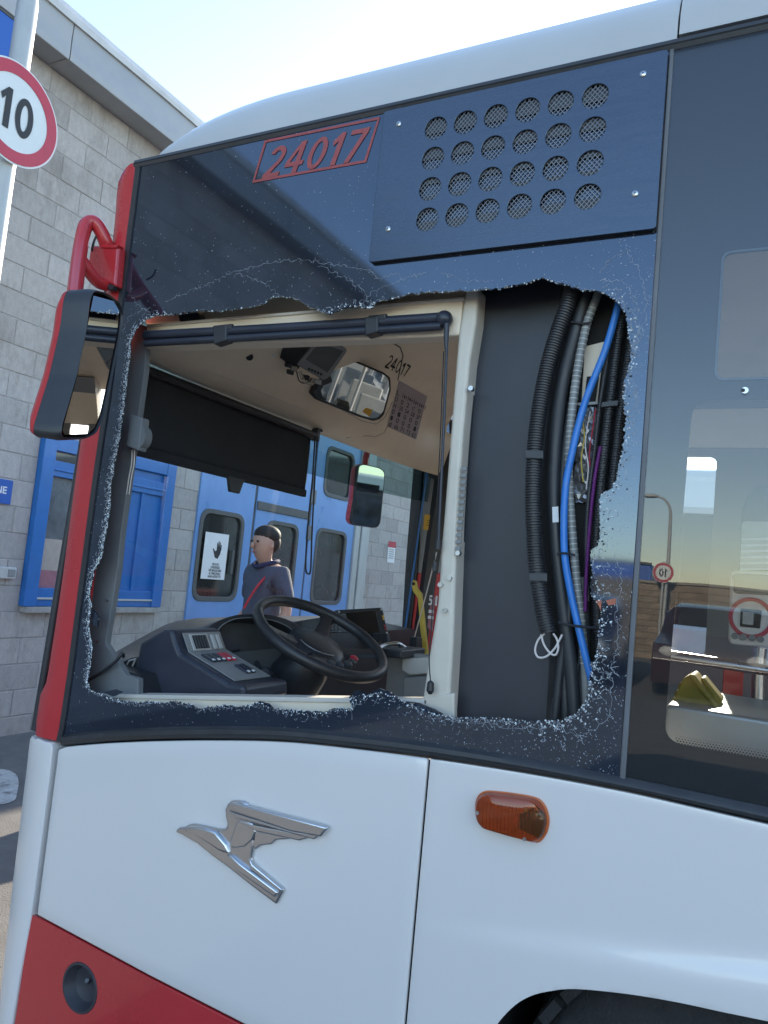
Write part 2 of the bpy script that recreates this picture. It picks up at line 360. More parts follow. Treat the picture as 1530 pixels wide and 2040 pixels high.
# ================================================================== depot building (facade at X = XW, faces the bus front)
XW = -5.11
YA, YB, ZT = -9.0, 22.0, 5.14
bld = empty('depot_building', (XW-3, 6, 0), 'grey concrete-block depot building with steel eaves facing the bus front', 'building')
m_ = MB(); m_.span((XW-8, YA, -0.2), (XW-0.0055, YB, ZT-0.004)); obj('wall_core', m_, 'mortar', bld)
wy0, wy1 = PX(50, 1110, XW).y, PX(323, 1110, XW).y
wz0 = 0.99; wz1 = 2.34
dy0, dy1 = PX(381, 1110, XW).y, PX(697, 1110, XW).y
cy1 = PX(733, 1050, XW).y            # grey steel post right of the doors
dz1 = 3.25
openings = [(wy0, wy1, wz0, wz1), (dy0, cy1, -1, dz1), (-6.5, -3.2, -1, 4.0)]
full = MB(); full.box((0, 0, 0), (0.05, 0.394, 0.193))
def block_mesh(ln):
    b = MB(); b.box((0, 0, 0), (0.05, ln-0.0055, 0.1945)); me = b.mesh('block')
    bm = bmesh.new(); bm.from_mesh(me); bmesh.ops.bevel(bm, geom=[e for e in bm.edges if all(v.co.x > 0 for v in e.verts)], offset=0.005, segments=1, affect='EDGES'); bm.to_mesh(me); bm.free()
    me.materials.append(MAT['block']); return me
full_me = block_mesh(0.4)
segs = []
nc = int(round(ZT/0.2))
for r in range(nc+1):
    z0 = r*0.2 - 0.06; zc = z0+0.1
    if z0+0.2 > ZT+0.03: continue
    y = YA - (0.2 if r % 2 else 0)
    while y < YB:
        parts = [(max(y, YA), min(y+0.4, YB))]
        for (a, b, c, d) in openings:
            if c-0.1 < zc-0.0 < d+0.0:
                nx = []
                for (p, q) in parts:
                    if b <= p or a >= q: nx.append((p, q)); continue
                    if p < a: nx.append((p, a))
                    if q > b: nx.append((b, q))
                parts = nx
        for (p, q) in parts:
            if q-p > 0.05: segs.append((p, q, zc))
        y += 0.4
def vis(s):
    c = Vector((XW, (s[0]+s[1])/2, s[2]))
    if c.y < 1.5: return 0
    x, yy, z = proj(c)
    if z < 0.5 or yy < -60 or yy > 1520: return 0
    if -60 < x < 345 and (x < 250 - (yy-300)*0.11 or yy > 900): return (s[1]-s[0])/(z*z)*(abs(c.x)/z)
    if 300 < x < 850 and 860 < yy < 1330 : return (s[1]-s[0])/(z*z)*(abs(c.x)/z)
    return 0
segs.sort(key=vis, reverse=True)
rest = MB(); nb = 0
for s in segs:
    ln = s[1]-s[0]; cx = XW-0.025+random.uniform(-0.0025, 0.0025); c = (cx, (s[0]+s[1])/2, s[2])
    if nb < 300 and vis(s) > 0:
        o = link('block', full_me if abs(ln-0.4) < 1e-4 else block_mesh(ln), None, bld); o.location = c; nb += 1
        o.rotation_euler = (0, 0, random.uniform(-0.004, 0.004))
    else: rest.box(c, (0.05, ln-0.0055, 0.1945))
tag(obj('block_courses', rest, 'block', bld), kind='stuff')
# eaves: soffit, fascia panels, flashing
XF = -4.885
m_ = MB(); m_.span((XW-0.3, YA, ZT), (XF-0.012, YB, ZT+0.02)); obj('soffit', m_, 'soffit', bld)
FZ0, FZ1 = ZT-0.008, ZT+0.29
jy = PX(143, 85, XF).y; k = 0; y = jy-2.4*6
while y < YB:
    m_ = MB(); n = 6
    m_.loft([[(XF-0.012, yy, FZ0-0.004), (XF, yy, FZ0), (XF+0.004, yy, FZ0+0.05), (XF+0.0, yy, FZ0+0.15), (XF+0.004, yy, FZ1), (XF-0.012, yy, FZ1)] for yy in (y+0.004, min(y+2.396, YB))])
    obj('fascia_panel', m_, 'fascia', bld, bevel=0.003)
    m_ = MB(); m_.span((XW-0.2, y-0.012, ZT-0.006), (XF-0.014, y+0.012, ZT-0.001)); obj('soffit_joint', m_, 'mortar', bld)
    y += 2.4
m_ = MB(); m_.loft([[(XF+0.022, yy, FZ1-0.012+0.006*math.sin(yy*3.1)), (XF+0.03, yy, FZ1+0.03), (XF+0.012, yy, FZ1+0.085), (XF-0.05, yy, FZ1+0.10), (XF-0.05, yy, FZ1-0.01)] for yy in [YA+i*0.5 for i in range(int((YB-YA)/0.5)+1)]])
obj('flashing', m_, 'flashing', bld)
m_ = MB(); m_.span((XW-8, YA, FZ1+0.02), (XF-0.06, YB, FZ1+0.09)); obj('roof', m_, 'flashing', bld)
# blue framed window
win = empty('blue_window', (XW, (wy0+wy1)/2, wz0), 'blue framed window in the block wall left of the blue doors, papers behind its lower pane', 'window')
def wbox(name, y0, y1, z0, z1, x0, x1, m, par, bevel=0.004):
    b = MB(); b.span((x0, y0, z0), (x1, y1, z1)); return obj(name, b, m, par, bevel=bevel)
X0 = XW-0.02
fw = 0.115
wbox('side_frame', wy0, wy0+fw, wz0, wz1, X0, XW+0.055, 'blue_frame', win)
wbox('side_frame', wy1-fw, wy1, wz0, wz1, X0, XW+0.055, 'blue_frame', win)
wbox('head_frame', wy0+fw, wy1-fw, wz1-fw, wz1, X0, XW+0.05, 'blue_frame', win)
sill_o = wbox('sill', wy0+0.02, wy1-0.0, wz0-0.05, wz0-0.003, X0, XW+0.07, 'mortar', win)
iy0, iy1 = wy0+fw, wy1-fw; mid = iy0+0.60*(iy1-iy0)
def zat(py, px=90): return PX(px, py, XW).z
z_a, z_b, z_c, z_d, z_e = zat(918, 110), zat(952, 110), zat(1072, 85), zat(1135, 75), zat(1170, 70)
wbox('mullion', mid-0.05, mid+0.05, wz0, wz1-fw, X0, XW+0.045, 'blue_frame', win)
for ya, yb in ((iy0, mid-0.05), (mid+0.05, iy1)):
    wbox('transom', ya, yb, z_b+0.01, z_a, X0, XW+0.04, 'blue_frame', win)
    wbox('transom_lip', ya, yb, z_b+0.055, z_b+0.075, XW+0.04, XW+0.052, 'blue_frame', win)
    wbox('bottom_rail', ya, yb, wz0, z_e, X0, XW+0.035, 'blue_frame', win)
    wbox('rail_lip', ya, yb, wz0+0.055, wz0+0.07, XW+0.035, XW+0.05, 'light_grey', win, 0.001)
wbox('upper_pane', iy0, mid-0.05, z_a, wz1-fw, X0, XW-0.002, 'dark_pane', win, 0)
wbox('roller_blind', iy0+0.01, mid-0.06, z_a+0.075, wz1-fw, XW-0.001, XW+0.004, 'blind_cream', win, 0)
wbox('lower_pane', iy0, mid-0.05, z_c, z_b+0.01, X0, XW, 'dusty_pane', win, 0)
wbox('tan_paper', iy0, mid-0.05, z_d, z_c, X0, XW+0.002, 'paper_tan', win, 0)
wbox('rose_paper', iy0, mid-0.05, z_e, z_d, X0, XW+0.001, 'paper_rose', win, 0)
wbox('blue_panel', mid+0.05, iy1, z_e, z_b+0.01, X0, XW+0.01, 'blue_frame', win, 0)
wbox('panel_frame', iy1-0.26, iy1-0.22, z_e, z_b+0.01, XW+0.01, XW+0.03, 'blue_frame', win)
wbox('upper_panel', mid+0.05, iy1, z_a, wz1-fw, X0, XW+0.01, 'blue_frame', win, 0)
# blue folding doors
dor = empty('blue_folding_door', (XW, (dy0+dy1)/2, 0), 'tall light blue three-leaf folding door with rounded windows, behind the steering wheel', 'door')
g1, g2 = PX(495, 1110, XW).y, PX(607, 1110, XW).y
XD = XW+0.02
def rrect(y0, y1, z0, z1, r, k=6):
    return [(p.x, p.y) for p in rounded2([Vector((y0, z0)), Vector((y1, z0)), Vector((y1, z1)), Vector((y0, z1))], r, k)]
U_, V_ = WALL
wins = [(0, PX(389, 1110, XW).y, PX(474, 1110, XW).y, PX(425, 1194, XW).z, PX(440, 1021, XW).z),
        (1, PX(523, 1110, XW).y, PX(585, 1110, XW).y, PX(548, 1200, XW).z, PX(560, 1043, XW).z),
        (2, PX(624, 1110, XW).y, PX(683, 1110, XW).y, PX(648, 1201, XW).z, PX(660, 1058, XW).z)]
ur = [(2, PX(634, 990, XW).y+0.08, PX(697, 990, XW).y-0.02, PX(668, 991, XW).z, PX(668, 991, XW).z+0.62)]
ur += [(1, g1+0.2, g2-0.2, ur[0][3], ur[0][4]), (0, dy0+0.2, g1-0.2, ur[0][3], ur[0][4])]
leaf = [(dy0, g1-0.025), (g1+0.025, g2-0.02), (g2+0.02, dy1)]
for i, (a, b) in enumerate(leaf):
    hs = [rrect(q[1], q[2], q[3], q[4], 0.13) for q in wins+ur if q[0] == i]
    lf = obj('door_leaf', holed([rrect(a, b, 0.02, dz1-0.03, 0.01)]+hs, (XD, 0, 0), U_, V_, 0.04, 0.004), 'blue_door', dor)
    for q in wins+ur:
        if q[0] != i: continue
        ring = holed([rrect(q[1]-0.02, q[2]+0.02, q[3]-0.02, q[4]+0.02, 0.15), rrect(q[1]+0.03, q[2]-0.03, q[3]+0.03, q[4]-0.03, 0.11)], (XD+0.012, 0, 0), U_, V_, 0.03, 0.006)
        obj('window_gasket', ring, 'gasket', lf)
        obj('window_pane', holed([rrect(q[1]+0.01, q[2]-0.01, q[3]+0.01, q[4]-0.01, 0.12)], (XD-0.02, 0, 0), U_, V_, 0.006), 'dark_pane', lf)
for y in (g1, g2):
    b = MB(); b.span((XW-0.02, y-0.022, 0.02), (XD-0.014, y+0.022, dz1-0.03)); obj('leaf_seal', b, 'gasket', dor)
bz = PX(560, 1016, XW).z
b = MB(); b.span((XD, g1+0.02, bz-0.05), (XD+0.02, g2-0.02, bz+0.045)); obj('lock_bar', b, 'gasket', dor, bevel=0.006)
for z in (PX(608, 1060, XW).z, PX(622, 990, XW).z):
    b = MB(); b.span((XD, g2-0.05, z-0.09), (XD+0.015, g2+0.07, z+0.09)); obj('hinge', b, 'seal_grey', dor, bevel=0.005)
b = MB(); b.span((XD, wins[0][2]-0.16, PX(460, 1120, XW).z-0.13), (XD+0.03, wins[0][2]-0.12, PX(460, 1120, XW).z+0.13)); obj('pull_handle', b, 'gasket', dor, bevel=0.008)
b = MB(); b.span((XW-0.02, dy0, dz1-0.025), (XW+0.03, dy1, dz1)); obj('door_head', b, 'blue_door', dor, bevel=0.004)
# grey steel post beside the doors
pst = empty('steel_door_post', (XW, (dy1+cy1)/2, 0), 'grey-green steel post between the blue doors and the pale block wall', 'post')
for i, (a, b2, dx) in enumerate(((dy1+0.01, dy1+0.12, 0.05), (dy1+0.13, dy1+0.20, 0.02), (dy1+0.21, cy1, 0.04))):
    b = MB(); b.span((XW-0.03, a, 0), (XW+dx, b2, 4.2)); obj('channel', b, 'galvanised', pst, bevel=0.006)
# notice on the door window
nt_ = empty('door_notice', (XD, wins[0][1], wins[0][3]), 'white no-entry notice with a raised hand on the left door window', 'notice')
XNO = XD+0.02
q = [PX(*p, XNO) for p in ((399, 1152), (445, 1156), (458, 1066), (411, 1059))]
ny0, ny1 = (q[0].y+q[3].y)/2, (q[1].y+q[2].y)/2; nz0, nz1 = (q[0].z+q[1].z)/2, (q[2].z+q[3].z)/2
b = MB(); b.span((XNO-0.003, ny0, nz0), (XNO, ny1, nz1)); obj('sheet', b, 'paper', nt_)
nh = nz1-nz0; ncy = (ny0+ny1)/2
for i, tx in enumerate(('VIETATO', "L'INGRESSO", 'NEI MAGAZZINI', 'AL PERSONALE', 'NON ADDETTO')):
    obj('lettering', text_mesh(tx, (XNO+0.001, ncy+0.02, nz0+nh*(0.30-0.066*i)), U_, V_, nh*0.072, align='CENTER', xs=0.8, bold=0.0006), 'ink', nt_)
hc = Vector((XNO+0.002, ncy+0.03, nz0+nh*0.62)); s_ = nh*0.15
hand = [(-.5, -1), (.1, -1.15), (.55, -.5), (.75, .3), (.72, .9), (.58, .95), (.52, .35), (.45, 1.25), (.3, 1.3), (.25, .35), (.15, 1.4), (0, 1.4), (-.02, .35), (-.15, 1.2), (-.3, 1.15), (-.25, .1), (-.6, -.1), (-1.0, .35), (-1.1, .2), (-.75, -.5)]
obj('hand_symbol', holed([[(hc.y+a*s_, hc.z+b_*s_) for a, b_ in hand]], (hc.x, 0, 0), U_, V_, 0.002), 'ink', nt_)
# small poster on the wall
pq = [PX(*p, XW+0.006) for p in ((771, 1120), (785, 1122), (789, 1080), (774, 1078))]
po = empty('wall_poster', (XW, pq[0].y, pq[0].z), 'small white poster with a pink heading on the block wall beside the post', 'poster')
b = MB(); b.add(pq, [(0, 1, 2, 3)]); obj('sheet', b, 'paper', po, solid=0.003)
hd = [pq[3]+(pq[0]-pq[3])*0.28, pq[2]+(pq[1]-pq[2])*0.28, pq[2], pq[3]]
b = MB(); b.add([p+Vector((0.004, 0, 0)) for p in hd], [(0, 1, 2, 3)]); obj('heading', b, 'sign_red', po, solid=0.001)
for i in range(5):
    t = 0.38+i*0.1; a = pq[3].lerp(pq[0], t).lerp(pq[2].lerp(pq[1], t), 0.15); c = pq[3].lerp(pq[0], t).lerp(pq[2].lerp(pq[1], t), 0.8)
    b = MB(); b.span((a.x+0.003, a.y, a.z-0.005), (a.x+0.005, c.y, a.z+0.005)); obj('text_line', b, 'mid_grey', po)
# blue plaque, wall box, blue board under the eaves
XP = XW+0.015
pl = empty('blue_plaque', (XW, 3.6, 1.8), 'small blue wall plaque with white capital letters at the left edge', 'plaque')
yr = PX(24, 980, XP).y; z0, z1 = PX(10, 1004, XP).z, PX(10, 955, XP).z
b = MB(); b.span((XP-0.014, yr-0.62, z0), (XP, yr, z1)); obj('plate', b, 'blue_sign', pl, bevel=0.002)
obj('lettering', text_mesh('ONE', (XP+0.001, yr-0.045, z0+(z1-z0)*0.42), U_, V_, 0.075, align='RIGHT', bold=0.0015), 'white_ink', pl)
sb = empty('socket_box', (XW, 3.5, 1.25), 'small white electrical box on the block wall below the blue plaque', 'socket box')
c = PX(14, 1141, XW+0.02)
b = MB(); b.span((XW, c.y-0.085, c.z-0.045), (XW+0.045, c.y+0.062, c.z+0.045)); obj('case', b, 'light_grey', sb, bevel=0.008)
b = MB(); b.span((XW+0.045, c.y-0.01, c.z-0.028), (XW+0.05, c.y+0.05, c.z+0.028)); obj('flap', b, 'mid_grey', sb, bevel=0.004)
bb = empty('blue_eaves_board', (XF, 3.0, 4.6), 'plain blue board hanging under the steel eaves behind the sign pole', 'board')
ybr = PX(33, 90, XF-0.03).y
b = MB(); b.span((XF-0.045, ybr-1.6, ZT-0.9), (XF-0.015, ybr, ZT-0.03)); obj('panel', b, 'blue_sign', bb, bevel=0.004)
b = MB(); b.span((XF-0.05, ybr-1.6, ZT-0.028), (XF-0.012, ybr, ZT-0.012)); obj('top_rail', b, 'gasket', bb)
b = MB(); b.span((XF-0.05, ybr-1.62, ZT-0.92), (XF-0.014, ybr-1.602, ZT-0.012)); obj('side_rail', b, 'gasket', bb)
b = MB(); b.span((XW+0.002, ybr-0.8, ZT-0.5), (XF-0.046, ybr-0.76, ZT-0.46)); obj('bracket', b, 'galvanised', bb)
# ================================================================== speed limit sign on its pole
def speed_sign(root, cen, n, dia, both=False):
    n = Vector(n).normalized(); V = Vector((0, 0, 1)); U = V.cross(n).normalized(); r = dia/2
    def disc(rad, off, m, nm, inner=None, par=root):
        lp = [[(rad*math.cos(i*math.pi/32), rad*math.sin(i*math.pi/32)) for i in range(64)]]
        if inner: lp.append([(inner*math.cos(i*math.pi/32), inner*math.sin(i*math.pi/32)) for i in range(64)])
        return obj(nm, holed(lp, cen+n*off, U, V, 0.003), m, par)
    pl_ = disc(r, 0, 'sign_white', 'sign_plate')
    disc(r*0.965, 0.0032, 'sign_red', 'red_ring', r*0.73, pl_)
    lps, wd_ = number_loops('10', r*.80, .175, .10, xs=.86)
    obj('number', holed([[p+Vector((-wd_/2, -r*.40)) for p in l] for l in lps], cen+n*0.0035, U, V, .001), 'ink', pl_)
    b = MB(); 
    for dz in (-0.12, 0.12): b.box(cen-n*0.012+V*dz, (0.05, 0.05, 0.03)) if False else b.tube([cen-n*0.02+V*dz-U*0.16, cen-n*0.02+V*dz+U*0.16], 0.012, 6)
    obj('back_rail', b, 'galvanised', root)
sg = PX(36, 225, -4.05)
sp = empty('speed_limit_sign', (sg.x-0.1, sg.y, 0), 'round red and white 10 speed limit sign on a thick galvanised pole', 'road sign')
pa = PN(48, 60, Vector((sg.x-0.1, 0, 0)), Vector((1, 0, 0)))
b = MB(); pr = [(0, .062), (2.15, .062), (2.2, .062), (4.72, .06), (4.78, .05), (7.2, .045)]
b.tube([Vector((pa.x, pa.y-0.0, z)) for z, _ in pr], [r_ for _, r_ in pr], 20); obj('pole', b, 'galvanised', sp, smooth=40)
b = MB(); b.tube([Vector((pa.x, pa.y, 2.02)), Vector((pa.x, pa.y, 2.05)), Vector((pa.x, pa.y, 2.32)), Vector((pa.x, pa.y, 2.36))], [.064, .072, .072, .064], 20); obj('pole_sleeve', b, 'galvanised', sp, smooth=40)
for z in (sg.z-0.15, sg.z+0.15):
    b = MB(); b.tube([Vector((pa.x, pa.y, z-0.015)), Vector((pa.x, pa.y, z+0.015))], 0.066, 20); obj('band_clamp', b, 'satin_metal', sp, smooth=40)
speed_sign(sp, Vector((pa.x+0.085, sg.y, sg.z)), (1, 0.05, 0), 0.6)
# ================================================================== person behind the windscreen
pc = PX(526, 1190, -3.35)
pe = empty('person', (pc.x, pc.y, 0), 'person in a dark polo shirt with a red lanyard, standing before the blue doors', 'person')
FWD = Vector((-0.25, -0.97, 0)).normalized(); LFT = Vector((0, 0, 1)).cross(FWD)
def bp(f, l, z): return Vector((pc.x, pc.y, 0)) + FWD*f + LFT*l + Vector((0, 0, z))
def skin_obj(name, verts, edges, m, par, sub=2, extra=None):
    me = bpy.data.meshes.new(name); me.from_pydata([tuple(v[0]) for v in verts], edges, [])
    o = link(name, me, m, par)
    sk = o.modifiers.new('skin', 'SKIN'); sk.use_smooth_shade = True
    sl = me.skin_vertices[0].data if me.skin_vertices else None
    if sl is None:
        bm = bmesh.new(); bm.from_mesh(me); bm.verts.layers.skin.verify(); bm.to_mesh(me); bm.free(); sl = me.skin_vertices[0].data
    for i, v in enumerate(verts):
        rr = v[1] if isinstance(v[1], tuple) else (v[1], v[1])
        sl[i].radius = rr; sl[i].use_root = (i == 0)
    sb_ = o.modifiers.new('sub', 'SUBSURF'); sb_.levels = sub; sb_.render_levels = sub
    return o
lean = 0.06
body = [(bp(0, 0, .98), .13), (bp(.01, 0, 1.12), .125), (bp(.0, 0, 1.28), .14), (bp(-.005, 0, 1.42), .13), (bp(.02, 0, 1.49), .052), (bp(.04, 0, 1.53), .058), (bp(.06, 0, 1.585), (.092, .08)), (bp(.065, 0, 1.665), (.105, .09)), (bp(.055, 0, 1.735), .065)]
ed = [(i, i+1) for i in range(len(body)-1)]
for s in (-1, 1):
    o = len(body)
    body += [(bp(-.01, .145*s, 1.43), .06), (bp(-.02, .20*s, 1.28), .048), (bp(-.05, .22*s, 1.14), .042), (bp(.08, .20*s, 1.02), .035), (bp(.16, .17*s, .93), .03), (bp(.2, .15*s, .88), (.04, .02))]
    ed += [(3, o)] + [(o+i, o+i+1) for i in range(5)]
    h = o+5; o2 = len(body)
    for k_, (ff, ll, zz) in enumerate(((.25, .12, .87), (.27, .14, .84), (.27, .155, .82), (.26, .17, .81), (.22, .11, .84))):
        body += [(bp(ff-.02, ll*s, zz+.01), .009), (bp(ff+.0, ll*s-.005*s, zz-.03), .008)]
        ed += [(h, o2+2*k_), (o2+2*k_, o2+2*k_+1)]
    o3 = len(body)
    body += [(bp(0, .1*s, .9), .1), (bp(.02, .11*s, .5), .06), (bp(-.01, .11*s, .1), .045), (bp(.1, .12*s, .045), (.045, .035)), (bp(.18, .125*s, .035), (.035, .025))]
    ed += [(0, o3)] + [(o3+i, o3+i+1) for i in range(4)]
skin_obj('body', body, ed, 'skin', pe)
sh = [(bp(0, 0, .92), .165), (bp(.01, 0, 1.1), .155), (bp(0, 0, 1.28), .150), (bp(-.005, 0, 1.41), .130), (bp(.01, 0, 1.475), .08)]
se = [(0, 1), (1, 2), (2, 3), (3, 4)]
for s in (-1, 1):
    o = len(sh); sh += [(bp(-.01, .150*s, 1.425), .080), (bp(-.02, .205*s, 1.29), .070), (bp(-.04, .22*s, 1.2), .066)]; se += [(3, o), (o, o+1), (o+1, o+2)]
shirt = skin_obj('polo_shirt', sh, se, 'polo', pe)
tr = [(bp(0, 0, .95), .155)]; te = []
for s in (-1, 1):
    o = len(tr); tr += [(bp(0, .1*s, .86), .12), (bp(.02, .11*s, .5), .085), (bp(-.01, .11*s, .1), .07)]; te += [(0, o), (o, o+1), (o+1, o+2)]
skin_obj('trousers', tr, te, 'trousers', pe)
b = MB(); b.tube([bp(.10, -.045, 1.475), bp(.115, 0, 1.465), bp(.10, .045, 1.475), bp(.03, .085, 1.505), bp(-.05, .06, 1.52), bp(-.065, 0, 1.525), bp(-.05, -.06, 1.52), bp(.03, -.085, 1.505), bp(.10, -.045, 1.475)], .016, 8); obj('collar', b, 'polo_navy', shirt, smooth=60)
b = MB(); b.sphere(bp(.032, 0, 1.708), .102, 18, 12, (1, 1, .74)); b.sphere(bp(.006, 0, 1.655), .088, 16, 10); obj('hair', b, 'hair', pe, smooth=60)
b = MB()
for s in (-1, 1): b.sphere(bp(.055, .088*s, 1.625), .022, 8, 6, (1, .6, 1.3))
b.sphere(bp(.163, 0, 1.62), .016, 8, 6, (1, 1, 1.5)); obj('nose_and_ears', b, 'skin', pe, smooth=60)
b = MB()
for s in (-1, 1): b.sphere(bp(.147, .034*s, 1.652), .009, 8, 6)
obj('eyes', b, 'ink', pe, smooth=60)
b = MB(); b.tube([bp(.146, -.026, 1.572), bp(.154, 0, 1.570), bp(.146, .026, 1.572)], .005, 6); obj('mouth', b, 'paper_rose', pe)
def pxp(px, py, dx=0.0): return PX(px, py, pc.x+dx)
b = MB(); b.tube(smooth_path([PN(q_[0], q_[1], Vector((pc.x, pc.y, 0))+Vector((.6, -.8, 0))*q_[2], Vector((.6, -.8, 0))) for q_ in ((536, 1142, .13), (515, 1165, .18), (497, 1192, .19), (486, 1212, .17))], 4), .008, 6); obj('lanyard', b, 'lanyard', pe)
tq = pxp(527, 1163, .30); tv = (pxp(523, 1174, .30)-tq); 
Ut = (pxp(555, 1180, .255)-pxp(529, 1172, .27)).normalized(); Vt = Vector((0, 0, 1)); 
cn_ = Vector((.6, -.8, 0)); cp_ = Vector((pc.x, pc.y, 0))+cn_*.24
lt0, lt1 = PN(563, 1186, cp_, cn_), PN(527, 1172, cp_, cn_)
obj('shirt_lettering', text_mesh('ITALIA', lt0, (lt1-lt0).normalized(), Vector((0, 0, 1)), 0.055, xs=0.8, bold=0.0008), 'ink', pe)
# ================================================================== the bus
D = 1.45                     # the bus side
BW = 2.5; YF = D+BW          # far side
XR = 8.6                     # rear of the bus
bus = empty('city_bus', (2.5, D+BW/2, 0), 'white and red city bus with a smashed black driver window', 'bus')
US, VS = SIDE
def S(px, py): p = PY(px, py, D); return Vector((p.x, p.z))
def SS(l): return [S(*p) for p in l]
def side_plate(name, loops, m, par, front=0.0, thick=0.006, bev=0.0):
    return obj(name, holed(loops, (0, D-front, 0), US, VS, thick, bev), m, par)
def lerp_tab(tab, x):
    for (a, b) in zip(tab, tab[1:]):
        if x <= b[0]:
            t = (x-a[0])/(b[0]-a[0]) if b[0] != a[0] else 0
            return a[1]+(b[1]-a[1])*max(0, t)
    return tab[-1][1]
def smooth_tab(pts, k=6):
    q = smooth_path([Vector((p[0], p[1], 0)) for p in pts], k); return [(p.x, p.y) for p in q]
# --- outline of the front side glass
TL, TR, BR = S(282, 324), S(1334, 96), S(1233, 1552)
belt_px = [(128, 1466), (200, 1458), (300, 1452), (430, 1449), (570, 1452), (720, 1466), (870, 1484), (1050, 1513), (1236, 1550), (1380, 1580), (1530, 1612)]
panel_px = [(112, 1487), (200, 1479), (300, 1474), (430, 1472), (570, 1475), (720, 1490), (860, 1508), (1050, 1537), (1240, 1572), (1380, 1603), (1530, 1637)]
belt = smooth_tab(SS(belt_px)); ptop = smooth_tab(SS(panel_px))
zbe = belt[-1][1]-0.015; belt += [(1.0, zbe), (XR, zbe)]
zpe = ptop[-1][1]-0.012; ptop += [(1.0, zpe), (XR, zpe)]
ZG = TR.y                     # top of the glass
zg = lambda x: ZG
pil = [(325, 255, 272), (332, 246, 271), (340, 239, 270), (356, 230, 268), (386, 226, 264), (412, 225, 261), (457, 221, 255), (530, 212, 246), (600, 204, 236), (700, 187, 222), (800, 169, 209), (876, 153, 197), (959, 142, 185), (1050, 130, 173), (1150, 117, 160), (1250, 102, 147), (1344, 87, 135), (1370, 82, 131), (1398, 69, 127), (1451, 61, 119), (1476, 60, 113)]
left_edge = [S(x+9, y) for (y, a, x) in pil]
hole_px = [(287,637),(300,632),(314,627),(335,626),(354,625),(375,621),(396,618),(420,620),(441,620),(465,616),(490,612),(510,609),(525,605),(533,596),(542,592),(560,590),(576,592),(590,595),(600,599),(617,611),(630,616),(644,621),(655,626),(664,621),(678,616),(691,611),(712,609),(726,612),(739,613),(746,602),(766,597),(797,592),(814,585),(830,584),(848,582),(880,581),(909,579),(929,579),(952,577),(975,576),(1001,573),(1018,570),(1032,567),(1053,562),(1068,557),(1081,553),(1090,556),(1110,564),(1130,567),(1150,576),(1166,578),(1182,580),(1199,580),(1219,592),(1237,608),(1248,626),(1251,655),(1255,678),(1257,700),(1257,718),(1251,738),(1245,756),(1244,784),(1242,805),(1247,828),(1245,856),(1241,885),(1237,914),(1231,934),(1229,957),(1216,975),(1197,986),(1195,1010),(1196,1037),(1196,1072),(1188,1092),(1177,1096),(1176,1112),(1182,1141),(1176,1160),(1179,1187),(1188,1196),(1199,1219),(1196,1239),(1193,1268),(1191,1299),(1185,1316),(1176,1322),(1179,1334),(1176,1351),(1173,1377),(1168,1397),(1156,1414),(1139,1429),(1124,1437),(1100,1438),(1081,1436),(1053,1440),(1025,1435),(995,1433),(960,1430),(932,1430),(897,1429),(875,1426),(850,1420),(831,1408),(808,1400),(781,1388),(765,1382),(751,1380),(735,1386),(721,1386),(707,1389),(694,1391),(700,1402),(704,1413),(688,1412),(672,1411),(655,1416),(637,1418),(615,1417),(597,1416),(570,1414),(547,1413),(525,1404),(508,1401),(492,1407),(478,1408),(458,1406),(438,1406),(420,1410),(398,1411),(370,1402),(344,1398),(320,1401),(299,1398),(275,1401),(249,1398),(225,1393),(205,1386),(190,1381),(180,1374),(172,1359),(177,1334),(182,1294),(175,1249),(180,1200),(176,1184),(181,1160),(187,1133),(201,1107),(204,1082),(212,1051),(217,1013),(218,970),(227,920),(233,890),(242,838),(247,793),(253,744),(257,709),(259,677),(269,657)]
hole = []
hp = [S(*p) for p in hole_px]
for i in range(len(hp)):
    a, b2 = hp[i], hp[(i+1) % len(hp)]; n = max(1, int((b2-a).length/0.0045)); t_ = (b2-a).normalized(); nn = Vector((-t_.y, t_.x))
    for j in range(n): hole.append(a.lerp(b2, j/n) + (nn*random.uniform(-.0022, .0022) if j else nn*random.uniform(-.001, .001)))
sep = lambda z: lerp_tab([(S(1237, 1553).y, S(1237, 1553).x), (S(1335, 95).y, S(1335, 95).x)], z)
outer = left_edge[::-1]                                          # bottom -> top along the pillar
outer = [p for p in outer]
# clockwise: left edge upwards, top edge, right edge down, bottom edge back
outer[-1] = TL.copy(); outer += [Vector((x, ZG)) for x in (-1.0, -0.6)] + [TR.copy()]
outer += [BR.copy()] + [Vector(p) for p in reversed(belt) if outer[0].x < p[0] < BR.x]
gl = side_plate('driver_window_pane', [outer, hole], 'frit', bus, 0.0, 0.006)
tag(gl, 'black driver window pane with a huge jagged hole')
